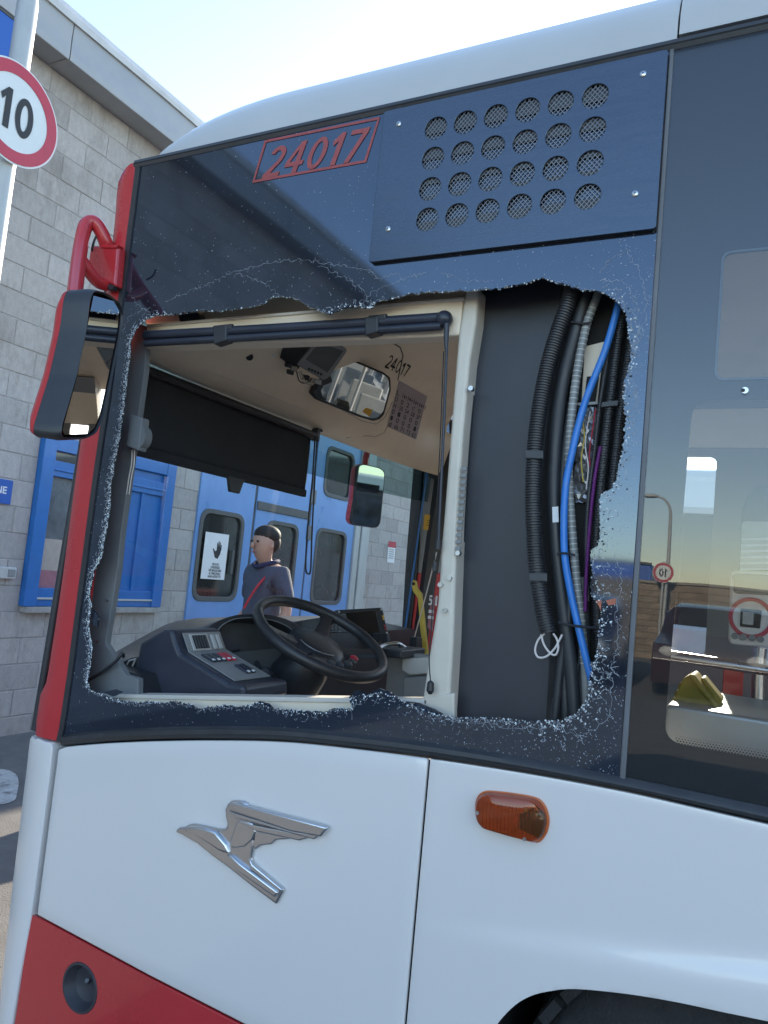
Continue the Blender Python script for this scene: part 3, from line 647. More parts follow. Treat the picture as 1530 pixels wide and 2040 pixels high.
# --- shattered glass: crumbs along the rim, cracks and flakes on the pane
HX = [p.x for p in hole]; NH = len(hole)
rimw = []
def band(px, py):
    """how wide and how white the crumbled rim is at this place"""
    if py > 1290 and px > 1080: return (0.055, 1.7)
    if px > 1150 and 930 < py < 1300: return (0.042, 1.0)
    if py > 1370 and px > 850: return (0.024, .85)
    if py > 1370 and px > 560: return (0.026, .75)
    if py > 1370: return (0.012, .5)
    if px < 275 and py > 640: return (0.020, 1.9)
    if px > 1190 and py < 930: return (0.026, .8)
    if py < 660 and px < 330: return (0.016, .9)
    if py < 640 and 640 < px < 760: return (0.02, .7)
    if py < 640 and px < 640: return (0.005, .12)
    return (0.006, .15)
cr = MB(); crd = MB(); ck = MB(); fl = MB()
def crumb(mb, c, s):
    ax = Vector((random.uniform(-1, 1), random.uniform(-1, 1), random.uniform(-1, 1))).normalized(); M = Matrix.Rotation(random.uniform(0, 6.28), 3, ax)
    vs = [M @ Vector(p)*s*random.uniform(.6, 1.2) for p in ((1, 0, 0), (-1, 0, 0), (0, 1, 0), (0, -1, 0), (0, 0, 1), (0, 0, -1))]
    mb.add([Vector((v.x, v.y*.6, v.z))+c for v in vs], [(0, 2, 4), (2, 1, 4), (1, 3, 4), (3, 0, 4), (2, 0, 5), (1, 2, 5), (3, 1, 5), (0, 3, 5)])
def ribbon(mb, pts, w):
    for a, b2 in zip(pts, pts[1:]):
        d = (b2-a)
        if d.length < 1e-6: continue
        n = Vector((-d.y, d.x)).normalized(); ws = w*random.uniform(.4, 1.3)
        q = [a-n*ws/2-d*.05, b2-n*ws/2+d*.05, b2+n*ws/2+d*.05, a+n*ws/2-d*.05]
        mb.add([(p.x, D-0.0008, p.y) for p in q], [(0, 1, 2, 3)])
def wob(a, b2, k, amp):
    pts = [a]; d = b2-a; n = Vector((-d.y, d.x))
    for i in range(1, k): pts.append(a.lerp(b2, i/k)+n*random.uniform(-amp, amp)+d*random.uniform(-amp, amp)*.5)
    return pts+[b2]
area = sum(hole[i].x*hole[(i+1) % NH].y-hole[(i+1) % NH].x*hole[i].y for i in range(NH))
net = []
for i in range(NH):
    a, b2 = hole[i], hole[(i+1) % NH]; d = b2-a; L_ = d.length
    if L_ < 1e-6: continue
    n = Vector((d.y, -d.x)).normalized()*(1 if area > 0 else -1)     # pointing out of the hole, onto the pane
    x, y, z = proj(Vector((a.x, D, a.y))); bw, wt = band(x, y)
    for q in range(int(L_/0.0022*wt*3.4)+1):
        t = random.random(); s = random.uniform(.0009, .0030); off = abs(random.gauss(0, bw*.28))
        p = a.lerp(b2, t)+n*(off-.0015)
        crumb(cr if random.random() < .42+.3*wt*.6 else crd, Vector((p.x, D+.003-.0035*random.random(), p.y)), s)
    for q in range(int(L_/0.0045*wt*2.4)+(1 if random.random() < .6 else 0)):
        p = a.lerp(b2, random.random())+n*(bw*random.random()**1.3); net.append((p, wt))
# crack net through the crumbled band
cell = {}
for i, (p, wt) in enumerate(net): cell.setdefault((int(p.x/.008), int(p.y/.008)), []).append(i)
for i, (p, wt) in enumerate(net):
    c_ = (int(p.x/.008), int(p.y/.008)); near = []
    for dx in (-1, 0, 1):
        for dy in (-1, 0, 1):
            near += [(j, (net[j][0]-p).length) for j in cell.get((c_[0]+dx, c_[1]+dy), ()) if j > i]
    near.sort(key=lambda q: q[1])
    for j, dd in near[:2]:
        if .0015 < dd < .010 and random.random() < .6: ribbon(ck, wob(p, net[j][0], 2, .15), .0004+.00025*wt)
# long cracks and flakes across the pane
def long_crack(pxs, w=.0006, br=.3):
    P = SS(pxs)
    for a, b2 in zip(P, P[1:]):
        k_ = max(3, int((b2-a).length/.006)); q = wob(a, b2, k_, .35/k_*2); ribbon(ck, q, w)
        for p in q:
            if random.random() < br:
                e = p+Vector((random.uniform(-1, 1), random.uniform(-1, 1)))*.012; ribbon(ck, wob(p, e, 3, .2), w*.7)
for c_ in ([(330,600),(400,572),(470,540),(530,525),(600,517),(650,525),(720,535),(745,545)], [(720,612),(742,580),(780,566),(815,552),(850,545)], [(745,545),(760,556),(790,545)],
           [(1195,560),(1240,560),(1262,590),(1275,640),(1268,690),(1258,720)], [(1250,500),(1275,540),(1290,600),(1282,660),(1262,700)], [(1225,600),(1262,625),(1278,668)], [(1195,545),(1215,520),(1245,498)],
           [(740,610),(720,575),(690,555),(640,530)], [(1225,1100),(1240,1160),(1225,1220),(1232,1290),(1215,1350)], [(1200,1330),(1222,1360),(1215,1420),(1190,1450),(1150,1470)], [(1110,1440),(1130,1462),(1170,1468)], [(860,1432),(960,1440),(1040,1452),(1090,1450)], [(300,625),(280,610),(262,590)], [(245,660),(258,630),(300,612)],
           [(1260,760),(1272,800),(1262,850)], [(880,545),(930,560),(985,560)], [(560,590),(520,560),(470,545)]):
    long_crack(c_)
from mathutils.geometry import intersect_point_line
def in_poly(p, poly):
    c = False; j = len(poly)-1
    for i in range(len(poly)):
        if (poly[i].y > p.y) != (poly[j].y > p.y) and p.x < (poly[j].x-poly[i].x)*(p.y-poly[i].y)/(poly[j].y-poly[i].y)+poly[i].x: c = not c
        j = i
    return c
hole_c = hp
vent_out = SS([(766, 226), (1330, 98), (1311, 460), (741, 527)])
cnt = 0
while cnt < 2300:
    px, py = random.uniform(130, 1335), random.uniform(100, 1555)
    dens = .35
    if py > 1400 and px > 820: dens = 1.0
    elif px > 1200: dens = .8
    elif py < 700: dens = .35 if py > 480 else .2
    if random.random() > dens: continue
    p = S(px, py)
    if not in_poly(p, outer) or in_poly(p, hole_c) or in_poly(p, vent_out): continue
    cnt += 1; s = random.choice((.0005, .0006, .0008, .001, .0016)); a0 = random.uniform(0, 6.28)
    vs = [p+Vector((math.cos(a0+k_*2.1), math.sin(a0+k_*2.1)))*s*random.uniform(.5, 1.4) for k_ in range(3)]
    fl.add([(v.x, D-.0007, v.y) for v in vs], [(0, 1, 2)])
tag(obj('glass_crumbs', cr, 'crumb', gl), kind='stuff'); tag(obj('dark_glass_crumbs', crd, 'crumb_dark', gl), kind='stuff')
tag(obj('crack_lines', ck, 'crack', gl), kind='stuff'); tag(obj('glass_flakes', fl, 'crack', gl), kind='stuff')
# loose shards still hanging on the rim
for pts in ([(692,1391),(705,1376),(730,1382),(752,1372),(775,1380),(790,1392),(770,1404),(735,1402),(708,1410)], [(805,1398),(830,1402),(862,1414),(880,1424),(850,1430),(820,1418)], [(1176,1095),(1188,1088),(1200,1098),(1212,1120),(1200,1142),(1184,1120)], [(500,1404),(512,1397),(530,1402),(540,1412),(516,1414)], [(180,1215),(192,1228),(188,1250),(178,1243)], [(200,1380),(225,1374),(238,1380),(220,1388)]):
    tag(obj('loose_shard', holed([[p+Vector((random.uniform(-.001, .001), random.uniform(-.001, .001))) for p in SS(pts)]], (0, D+.008, 0), US, VS, .005), 'frit', bus), kind='stuff')
for pts in ([(1188,1196),(1199,1197),(1197,1216)], [(1207,1196),(1228,1192),(1226,1204),(1212,1206)]):
    obj('copper_scrap', holed([SS(pts)], (0, D-.002, 0), US, VS, .003), 'copper', bus)
# --- trim strip between pillar and glass, window separator, belt rubber
b = MB(); b.loft([[(S(x-1, y).x, D-.001, S(x, y).y), (S(x+10, y).x, D-.004, S(x, y).y), (S(x+10, y).x, D+.02, S(x, y).y), (S(x-1, y).x, D+.02, S(x, y).y)] for (y, a, x) in pil]); obj('pillar_rubber', b, 'rubber', bus, smooth=40)
A, B_ = S(1339, 94), S(1240, 1553)
b = MB(); b.prism([(A.x-.004, D-.003, A.y), (A.x+.004, D-.003, A.y), (B_.x+.005, D-.003, B_.y), (B_.x-.005, D-.003, B_.y)], (0, .02, 0)); obj('window_seal', b, 'seal_grey', bus, bevel=.002)
xs = [p[0] for p in belt]
b = MB(); b.loft([[(x, D-.0, lerp_tab(belt, x)+.003), (x, D-.010, lerp_tab(belt, x)-.004), (x, D-.012, (lerp_tab(belt, x)+lerp_tab(ptop, x))/2), (x, D-.006, lerp_tab(ptop, x)+.003), (x, D+.03, lerp_tab(ptop, x)-.01), (x, D+.03, lerp_tab(belt, x))] for x in xs]); obj('belt_rubber', b, 'rubber', bus, smooth=40)
# --- vent plate with 24 round holes
vp = SS([(768, 225), (1331, 97), (1311, 460), (741, 527)])
vp[1].y = vp[0].y = min(vp[0].y, vp[1].y) - .004
vx0, vx1 = (vp[0].x+vp[3].x)/2, (vp[1].x+vp[2].x)/2; vz0 = (vp[2].y+vp[3].y)/2; vz1 = vp[0].y
vo = [(p.x, p.y) for p in rounded2([Vector((vx0, vz0)), Vector((vx1, vz0)), Vector((vx1, vz1)), Vector((vx0, vz1))], .008, 4)]
c00, c05, c30, c35 = S(872, 262), S(1188, 198), S(855, 443), S(1173, 396)
hx0, hx1 = (c00.x+c30.x)/2, (c05.x+c35.x)/2; hz1, hz0 = (c00.y+c05.y)/2, (c30.y+c35.y)/2
hr = .0264
cs = [(hx0+(hx1-hx0)*i/5, hz0+(hz1-hz0)*j/3) for i in range(6) for j in range(4)]
# opening in the pane behind the plate is hidden, so the plate and its recess stand proud of the pane
vpl = obj('vent_plate', holed([vo]+[[(cx+hr*math.cos(k_*math.pi/14), cz+hr*math.sin(k_*math.pi/14)) for k_ in range(28)] for cx, cz in cs], (0, D-.012, 0), US, VS, .004, .001), 'vent_plate', bus)
for p in ((799, 253), (1283, 155), (778, 461), (1267, 392)):
    q = S(*p); b = MB(); b.tube([(q.x, D-.0115, q.y), (q.x, D-.0135, q.y), (q.x, D-.0150, q.y)], [.0062, .0062, .003], 14); sc_ = obj('screw', b, 'satin_metal', vpl, smooth=40)
    b = MB(); b.tube([(q.x, D-.0145, q.y), (q.x, D-.0153, q.y)], .0018, 6); obj('screw_socket', b, 'ink', sc_)
b = MB(); mx0, mx1, mz0, mz1 = hx0-.04, hx1+.04, hz0-.04, hz1+.04; pitch = .0098; wd = .0013
n_ = int((mx1-mx0+mz1-mz0)/pitch)+1
for sgn in (1, -1):
    for i in range(n_):
        c0 = -(mz1-mz0)+i*pitch if sgn > 0 else i*pitch       # lines z = zc + s*1.15*(x-xc)
        pts = []
        x_a = mx0 + (c0 if sgn > 0 else c0-(mz1-mz0)*0); 
        pa_, pb_ = (x_a, mz0), (x_a+sgn*(mz1-mz0)/1.15, mz1)
        def clip(a, c):
            (xa, za), (xb, zb) = a, c; t0, t1 = 0, 1
            if xb == xa: return None
            for lim, s2 in ((mx0, 1), (mx1, -1)):
                ta = (lim-xa)/(xb-xa)
                if (xb-xa)*s2 > 0: t0 = max(t0, ta)
                else: t1 = min(t1, ta)
            return None if t0 >= t1 else ((xa+(xb-xa)*t0, za+(zb-za)*t0), (xa+(xb-xa)*t1, za+(zb-za)*t1))
        r_ = clip(pa_, pb_)
        if r_:
            (xa, za), (xb, zb) = r_; d = Vector((xb-xa, zb-za)).normalized(); nn = Vector((-d.y, d.x))*wd/2; yy = D-.0068-(.0012 if sgn > 0 else 0)
            b.loft([[(xa-nn.x, yy, za-nn.y), (xa+nn.x, yy, za+nn.y), (xa+nn.x, yy+.0009, za+nn.y), (xa-nn.x, yy+.0009, za-nn.y)], [(xb-nn.x, yy, zb-nn.y), (xb+nn.x, yy, zb+nn.y), (xb+nn.x, yy+.0009, zb+nn.y), (xb-nn.x, yy+.0009, zb-nn.y)]])
obj('vent_mesh', b, 'vent_wire', vpl)
for j in range(5):
    zc = hz0-.03+j*(hz1-hz0+.06)/4.6; b = MB(); b.prism([(mx0, D-.0058, zc), (mx0, D-.0025, zc+.03), (mx0, D-.0018, zc+.03), (mx0, D-.0048, zc-.002)], (mx1-mx0, 0, 0)); obj('louvre', b, 'dark_grey', vpl)
b = MB(); b.loft([[(p[0], D-.0082, p[1]) for p in vo], [(p[0], D-.0003, p[1]) for p in vo]], cap=False); obj('vent_rim', b, 'rubber', vpl)
# --- painted number on the pane
fr4 = SS([(528, 280), (758, 233), (730, 324), (503, 365)])
cen = sum((Vector(p) for p in fr4), Vector((0, 0)))/4
inn = [cen+(p-cen)*.0+Vector(((p-cen).x*.962, (p-cen).y*.88)) for p in fr4]
nb_ = obj('fleet_number', holed([fr4, inn], (0, D-.0016, 0), US, VS, .001), 'dim_red_ink', bus)
o_ = S(521, 354); wdt = S(738, 315).x-o_.x
nl, nw = number_loops('24017', S(520, 285).y*0+.079, .15, .13, .30)
kx = (S(712, 320).x-o_.x)/nw
obj('digits', holed([[Vector((o_.x+.002+p.x*kx, o_.y-.004+p.y)) for p in l] for l in nl], (0, D-.0018, 0), US, VS, .001), 'dim_red_ink', nb_)
# --- rear side pane: clear glass with a black printed border behind it
x_l = lambda z: sep(z)+.006
zb2 = lerp_tab(belt, .6)
PX1 = 1.35
rp = [Vector((x_l(ZG), ZG)), Vector((PX1, ZG)), Vector((PX1, lerp_tab(belt, PX1))), Vector((.4, lerp_tab(belt, .4))), Vector((.1, lerp_tab(belt, .1))), Vector((S(1243, 1553).x, S(1243, 1553).y))]
rw = side_plate('passenger_window_pane', [rp], 'window_glass', bus, 0.0, .004)
clr = [S(1364, 800), S(1470, 790)] ; cz1 = (clr[0].y+clr[1].y)/2
cx0 = S(1342, 1150).x; cz0 = S(1340, 1482).y; 
lo = [(p.x, p.y) for p in rounded2([Vector((cx0, cz0+.0)), Vector((PX1-.08, cz0+.0)), Vector((PX1-.08, cz1)), Vector((cx0+.012, cz1))], .035, 6)]
hop = SS([(1441, 503), (1429, 752)]); hx = (hop[0].x+hop[1].x)/2
up_ = [(p.x, p.y) for p in rounded2([Vector((hx, hop[1].y)), Vector((PX1-.1, hop[1].y)), Vector((PX1-.1, hop[0].y)), Vector((hx, hop[0].y))], .015, 4)]
rpi = [Vector((x_l(ZG)+.001, ZG-.001)), Vector((PX1, ZG-.001)), Vector((PX1, lerp_tab(belt, PX1))), Vector((.4, lerp_tab(belt, .4))), Vector((.1, lerp_tab(belt, .1))), Vector((S(1244, 1552).x, S(1244, 1552).y))]
obj('printed_border', holed([rpi, lo, up_], (0, D+.008, 0), US, VS, .003), 'frit_back', rw)
# dotted fade of the print along the lower edge
dm = MB(); xx = lo[0][0]+.02
i = 0
while xx < PX1-.12:
    for k_ in range(4):
        rr = .0021*(1-k_*.2); cxx = xx+(.0025 if k_ % 2 else 0); czz = cz0+.001+k_*.0042
        dm.add([(cxx+rr*math.cos(t*math.pi/3), D+.0085, czz+rr*math.sin(t*math.pi/3)) for t in range(6)], [(0, 1, 2, 3, 4, 5)])
    xx += .005
tag(obj('print_dots', dm, 'frit_back', rw), kind='stuff')
lh = obj('hopper_outline', holed([[(p.x, p.y) for p in rounded2([Vector((hx-.004, hop[1].y-.004)), Vector((PX1-.096, hop[1].y-.004)), Vector((PX1-.096, hop[0].y+.004)), Vector((hx-.004, hop[0].y+.004))], .018, 4)], up_], (0, D+.0045, 0), US, VS, .002), 'seal_grey', rw)
q = S(1484, 778); b = MB(); b.tube([(q.x, D-.002, q.y), (q.x, D+.003, q.y)], .006, 14); kn = obj('lock_stud', b, 'satin_metal', rw, smooth=40)
b = MB(); b.tube([(q.x-.003, D-.0026, q.y), (q.x-.003, D+.002, q.y)], .0035, 12); obj('key_hole', b, 'ink', kn)
# further panes towards the rear
for (a, c) in ((1.36, 2.75), (2.76, 4.15), (4.16, 5.55), (5.56, 6.95), (6.96, XR-.02)):
    z0 = lerp_tab(belt, 2); p = side_plate('passenger_window_pane', [[(a, z0), (c, z0), (c, ZG), (a, ZG)]], 'window_glass', bus, 0.0, .004)
    ri = [(v.x, v.y) for v in rounded2([Vector((a+.07, z0+.06)), Vector((c-.07, z0+.06)), Vector((c-.07, ZG-.15)), Vector((a+.07, ZG-.15))], .04, 4)]
    obj('printed_border', holed([[(a, z0), (c, z0), (c, ZG-.001), (a, ZG-.001)], ri], (0, D+.008, 0), US, VS, .003), 'frit_back', p)
# --- gutter + roof fairing
gx = [S(275, 325).x-.01] + [TL.x+(XR-TL.x)*i/40 for i in range(1, 41)]
b = MB(); b.loft([[(x, D-.002, ZG-.002), (x, D-.008, ZG+.004), (x, D-.004, ZG+.014), (x, D+.03, ZG+.016), (x, D+.03, ZG-.002)] for x in gx]); obj('roof_gutter', b, 'rubber', bus, smooth=40)
b = MB(); b.loft([[(x, D-.001, ZG-.006), (x, D-.009, ZG-.001), (x, D-.003, ZG+.002), (x, D+.01, ZG-.004)] for x in gx]); obj('gutter_lip', b, 'seal_grey', bus, smooth=40)
xf0 = S(288, 314).x
def khi(x):
    t = (x-xf0)/.46
    return math.sqrt(max(0, 1-(1-min(1, max(0, t)))**2.2))
prof = [(0, .0), (.003, .045), (.018, .09), (.055, .142), (.12, .185), (.25, .222), (.55, .255), (1.25, .27)]
def roof_ring(x, lift=0.0):
    k_ = khi(x); nose = (1-k_)
    r = [(x+nose*.0, D+.002+y*(.25+.75*k_)+nose*.03, ZG+.014+(z*(1+.06*max(0, x+.2)) if False else z)*k_+lift) for y, z in prof]
    return r + [(x, 2*(D+BW/2)-p[1], p[2]) for p in reversed(r[:-1])]
xseam = S(1350, 60).x
xsr = [xf0+.002+(xseam-.003-xf0)*(i/24)**1.6 for i in range(25)]
b = MB(); b.loft([roof_ring(x) for x in xsr]); obj('roof_fairing', b, 'roof_paint', bus, smooth=50)
b = MB(); b.loft([roof_ring(x, .012) for x in [xseam+.003+(XR-xseam)*i/10 for i in range(11)]]); obj('roof_panel', b, 'roof_paint', bus, smooth=50)
# --- lower panels: front white hatch, wheel-side white panel, red skirt
def panel(name, m, x0, x1, zlo, zhi, par=bus, front=.008, nx=40, nz=14, bulge=None, bevel=.004):
    b = MB()
    def f(u, v):
        x = x0(v) + (x1(v)-x0(v))*u if callable(x0) else x0+(x1-x0)*u
        a, c = zlo(x), zhi(x); z = a+(c-a)*v
        return (x, D-front-(bulge(x, z) if bulge else 0), z)
    b.grid(f, nx, nz); o = obj(name, b, m, par, smooth=40); face_out(o, (0, -1, 0))
    md = o.modifiers.new('solid', 'SOLIDIFY'); md.thickness = .012; md.offset = -1 if False else 1
    md.offset = -1
    if bevel: mb_ = o.modifiers.new('bevel', 'BEVEL'); mb_.width = bevel; mb_.segments = 2; mb_.limit_method = 'ANGLE'; mb_.angle_limit = R(50)
    return o
def edge_fn(pts):
    pts = SS(pts) if not isinstance(pts[0], Vector) else pts
    tab = sorted([(p.x, p.y) for p in pts]); return lambda x: lerp_tab(tab, x)
pt = lambda x: lerp_tab(ptop, x)
xA0, xA1 = S(119, 1600).x, S(851, 1600).x
xA0 = (S(119, 1490).x+S(78, 1815).x)/2
xA1 = (S(857, 1510).x+S(815, 2000).x)/2
lowA = edge_fn([(76, 1822), (180, 1878), (300, 1943), (490, 2040)])
zl = lowA(S(490, 2040).x); sl = (lowA(S(490, 2040).x)-lowA(S(300, 1943).x))/(S(490, 2040).x-S(300, 1943).x)
lowA2 = lambda x: lowA(x) if x < S(490, 2040).x else max(.42, zl+sl*(x-S(490, 2040).x))
hat = panel('front_side_hatch', 'white_paint', xA0+.003, xA1-.003, lambda x: lowA2(x)+.003, lambda x: pt(x)-.003-.006*math.exp(-((x-xA0)/.012)**2))
xB0 = xA1+.003
arch = [(975, 2075), (985, 2052), (1000, 2027), (1030, 1996), (1062, 1977), (1100, 1967), (1150, 1962), (1250, 1970), (1350, 1985), (1450, 2005), (1530, 2021)]
ap = smooth_tab(SS(arch), 4); xa0 = ap[0][0]; ztop_arch = ap[-1][1]
acx = .40
ap += [(.30, ztop_arch+.01), (acx, ztop_arch+.014), (2*acx-ap[-1][0], ztop_arch+.004)]
mir = [(2*acx-p[0], p[1]) for p in reversed(ap) if p[0] < .2]; ap += mir
XB1 = 2*acx-xa0
ap = sorted(ap)
def lowB(x):
    if x < xa0 or x > XB1: return .34
    return lerp_tab(ap, x)
cre = edge_fn([(800, 1828), (860, 1833), (1000, 1845), (1150, 1862), (1300, 1880), (1530, 1905)])
def bulgeB(x, z):
    zc = cre(x); amt = .015*min(1, max(0, (x-xB0)/.55)); w_ = .018+.02*min(1, max(0, (x-xB0)/.5))
    t = (zc-z)/w_; return amt*(1/(1+math.exp(-4*(t-.5))))
def smx(n, lo, hi): return [lo+(hi-lo)*i/n for i in range(n+1)]
bX = sorted(set([xB0+i*.02 for i in range(14)] + [xa0-.0005, xa0+.0005] + [p[0] for p in ap] + [XB1+.0005, XB1+.04]))
bX = [x for x in bX if x >= xB0]
b = MB(); nz = 60; o0 = 0
for x in bX:
    a, c = lowB(x), pt(x)-.003
    for j in range(nz+1): z = max(a, .34+(c-.34)*j/nz); b.v.append(Vector((x, D-.008-bulgeB(x, z), z)))
for i in range(len(bX)-1):
    for j in range(nz):
        a = i*(nz+1)+j
        if b.v[a+1].z-b.v[a].z < 1e-6 and b.v[a+nz+2].z-b.v[a+nz+1].z < 1e-6: continue
        q = [a, a+nz+1, a+nz+2, a+1]; q = [v for k_, v in enumerate(q) if (b.v[v]-b.v[q[k_-1]]).length > 1e-7]
        b.f.append(tuple(q))
o = obj('wheel_arch_panel', b, 'white_paint', bus, smooth=60); face_out(o, (0, -1, 0))
md = o.modifiers.new('solid', 'SOLIDIFY'); md.thickness = .012; md.offset = -1
mb_ = o.modifiers.new('bevel', 'BEVEL'); mb_.width = .004; mb_.segments = 2; mb_.limit_method = 'ANGLE'; mb_.angle_limit = R(50)
rs = panel('side_skirt', 'white_paint', XB1+.046, XR-.01, lambda x: .34, lambda x: pt(x)-.003, nx=20)
tc = S(163, 1966); rr = .058
rx0 = S(64, 1830).x; rxs = [rx0+(xA1-.003-rx0)*i/24 for i in range(25)]
redp = obj('red_skirt', holed([[Vector((rx0-.01, .2)), Vector((xA1-.003, .2))]+[Vector((x, max(.24, lowA2(x)-.003))) for x in reversed(rxs)], [Vector((tc.x+rr*math.cos(k_*math.pi/24), tc.y+rr*math.sin(k_*math.pi/24))) for k_ in range(48)]], (0, D-.006, 0), US, VS, .010, .002), 'red_paint', bus)
# dark gap backing behind the seams
b = MB(); b.span((S(60, 1700).x, D+.05, .3), (xa0-.02, D+.06, pt(-1.2)-.03)); obj('seam_backing', b, 'frit_back', bus)
b = MB(); b.prism([(xA1-.01, D+.006, .36), (xA1+.01, D+.006, .36), (xA1+.01, D+.006, pt(xA1)-.01), (xA1-.01, D+.006, pt(xA1)-.01)], (0, .01, 0)); obj('seam_backing', b, 'frit_back', bus)
# round towing recess in the red skirt
def lathe_y(c, prof_, seg, name, m, par, smooth=40):
    b = MB(); b.loft([[(c.x+r_*math.cos(2*math.pi*k_/seg), c.y+y, c.z+r_*math.sin(2*math.pi*k_/seg)) for k_ in range(seg)] for y, r_ in prof_], cap=False); return obj(name, b, m, par, smooth=smooth)
rc = lathe_y(Vector((tc.x, D, tc.y)), [(-.005, rr*1.03), (-.0085, rr*1.0), (-.0085, rr*.92), (-.001, rr*.86), (.016, rr*.70), (.024, rr*.45), (.025, .0005)], 40, 'recess_cup', 'cup_grey', bus, 30)
b = MB(); b.tube([(tc.x-.004, D+.02, tc.y+.0), (tc.x+.012, D+.002, tc.y+.018)], .005, 8); obj('recess_pin', b, 'seal_grey', rc)
# wheel arch lining, wheel
b = MB(); rings = []
for y in (D+.004, D+.42): rings.append([(ap[0][0]-.002, y, .3)]+[(p[0], y, p[1]+.002) for p in ap]+[(ap[-1][0]+.002, y, .3)])
b.loft(rings, closed=False); obj('arch_liner', b, 'arch_lining', bus, smooth=40)
b = MB(); b.span((xa0-.02, D+.42, .3), (XB1+.02, D+.43, 1.0)); obj('arch_back', b, 'arch_lining', bus)
wc = Vector((.06, D+.03, .47))
wp = [(.0, .28), (.0, .36), (.015, .42), (.04, .448), (.07, .453), (.2, .453), (.23, .448), (.255, .42), (.27, .36), (.27, .28)]
whl = lathe_y(wc, [(.02, .10), (.02, .2), (.0, .27), (.0, .285)], 40, 'wheel', 'dark_grey', bus)
lathe_y(wc, wp, 64, 'tyre', 'tyre', whl)
lathe_y(wc, [(.03, .2), (.03, .12), (-.01, .11), (-.03, .09), (-.035, .0005)], 32, 'hub_cap', 'satin_metal', whl)
for k_ in range(10):
    a = k_*math.pi/5; b = MB(); b.tube([(wc.x+.155*math.cos(a), wc.y+.03, wc.z+.155*math.sin(a)), (wc.x+.155*math.cos(a), wc.y-.005, wc.z+.155*math.sin(a))], .016, 6); obj('wheel_nut', b, 'satin_metal', whl)
b = MB()
for k_ in range(44):
    a = 2*math.pi*k_/44
    for y0 in (.035, .105, .165, .235):
        M = Matrix.Rotation(-a, 3, 'Y'); c = Vector((wc.x+.456*math.cos(a), wc.y+y0, wc.z+.456*math.sin(a))); b.box(c, (.02, .045, .05), M)
obj('tread_blocks', b, 'tyre', whl)
# --- red front pillar
rings = []
for (y, a, x) in pil:
    l, r = S(a, y), S(x, y); z = r.y; w_ = r.x-l.x
    rings.append([(r.x, D, z), (r.x-w_*.45, D-.004, z), (r.x-w_*.8, D-.001, z), (r.x-w_*.97, D+.012, z), (r.x-w_*1.02, D+.035, z), (r.x-w_*.9, D+.06, z), (r.x, D+.05, z)])
b = MB(); b.loft(rings); pillar = obj('front_pillar', b, 'red_paint', bus, smooth=50); tag(pillar, 'red front corner pillar beside the windscreen')
# white front corner below it
cr_ = [(1479, 60, 108), (1484, 46, 110), (1493, 41, 111), (1545, 35, 106), (1670, 20, 90), (1783, 6, 75), (1820, 2, 70), (1942, -12, 47), (2040, -22, 31), (2200, -40, 8)]
rings = []
for (y, a, x) in cr_:
    l, r = S(a, y), S(x, y); z = r.y; w_ = r.x-l.x
    rings.append([(r.x-.001, D+.004, z), (r.x-.003, D-.010, z), (r.x-w_*.18, D-.014, z), (r.x-w_*.6, D-.006, z), (r.x-w_*.95, D+.02, z), (r.x-w_*1.1, D+.09, z), (r.x-w_*.9, D+.12, z), (r.x, D+.05, z)])
b = MB(); b.loft(rings); obj('front_corner_panel', b, 'white_paint', bus, smooth=40, bevel=.002)
# --- winged bird emblem
def epx(x, y): return S(300+x/3.643, 1560+y/3.643)
emb = empty('emblem_root', (0, 0, 0)); bpy.data.objects.remove(emb)
def emb_layer(name, pts, z0, z1, par, bev=.003, m='chrome'):
    lp = [epx(*p) for p in pts]; b = MB(); b.prism([(p.x, D-.008-z0, p.y) for p in lp], (0, -(z1-z0), 0))
    return obj(name, b, m, par, smooth=50, bevel=bev, seg=3)
bodyp = [(215,345),(225,320),(245,308),(285,305),(310,288),(345,282),(420,295),(520,318),(575,318),(590,290),(578,235),(573,180),(590,140),(615,118),(650,113),(700,118),(740,135),(760,300),(780,430),(775,480),(765,530),(775,570),(830,630),(1003,755),(945,865),(740,712),(600,600),(480,515),(370,425),(260,362)]
eb = emb_layer('emblem', bodyp, 0, .010, bus, .005)
emb_layer('wing_feather', [(600,150),(640,120),(1335,300),(1280,370),(1060,330),(620,180)], .006, .019, eb, .004)
emb_layer('wing_feather', [(605,185),(1060,325),(1275,358),(1225,392),(700,250),(660,240)], .004, .015, eb, .003)
emb_layer('wing_feather', [(640,250),(800,290),(1225,372),(1110,402),(800,335)], .002, .012, eb, .003)
emb_layer('wing_feather', [(790,330),(1105,388),(940,400),(910,430),(830,440),(790,470),(775,440)], .0, .009, eb, .003)
emb_layer('wing_root', [(660,262),(690,250),(780,275),(800,340),(775,400),(720,450),(650,460),(600,450),(620,380)], .003, .011, eb, .004)
emb_layer('tail_rib', [(600,500),(640,505),(700,560),(975,765),(950,805),(680,620)], .006, .018, eb, .004)
emb_layer('tail_rib', [(755,520),(780,570),(1000,752),(975,770),(760,600)], .004, .014, eb, .003)
emb_layer('head_ridge', [(290,330),(320,292),(420,300),(520,330),(600,420),(620,500),(540,470),(420,390)], .006, .018, eb, .006)
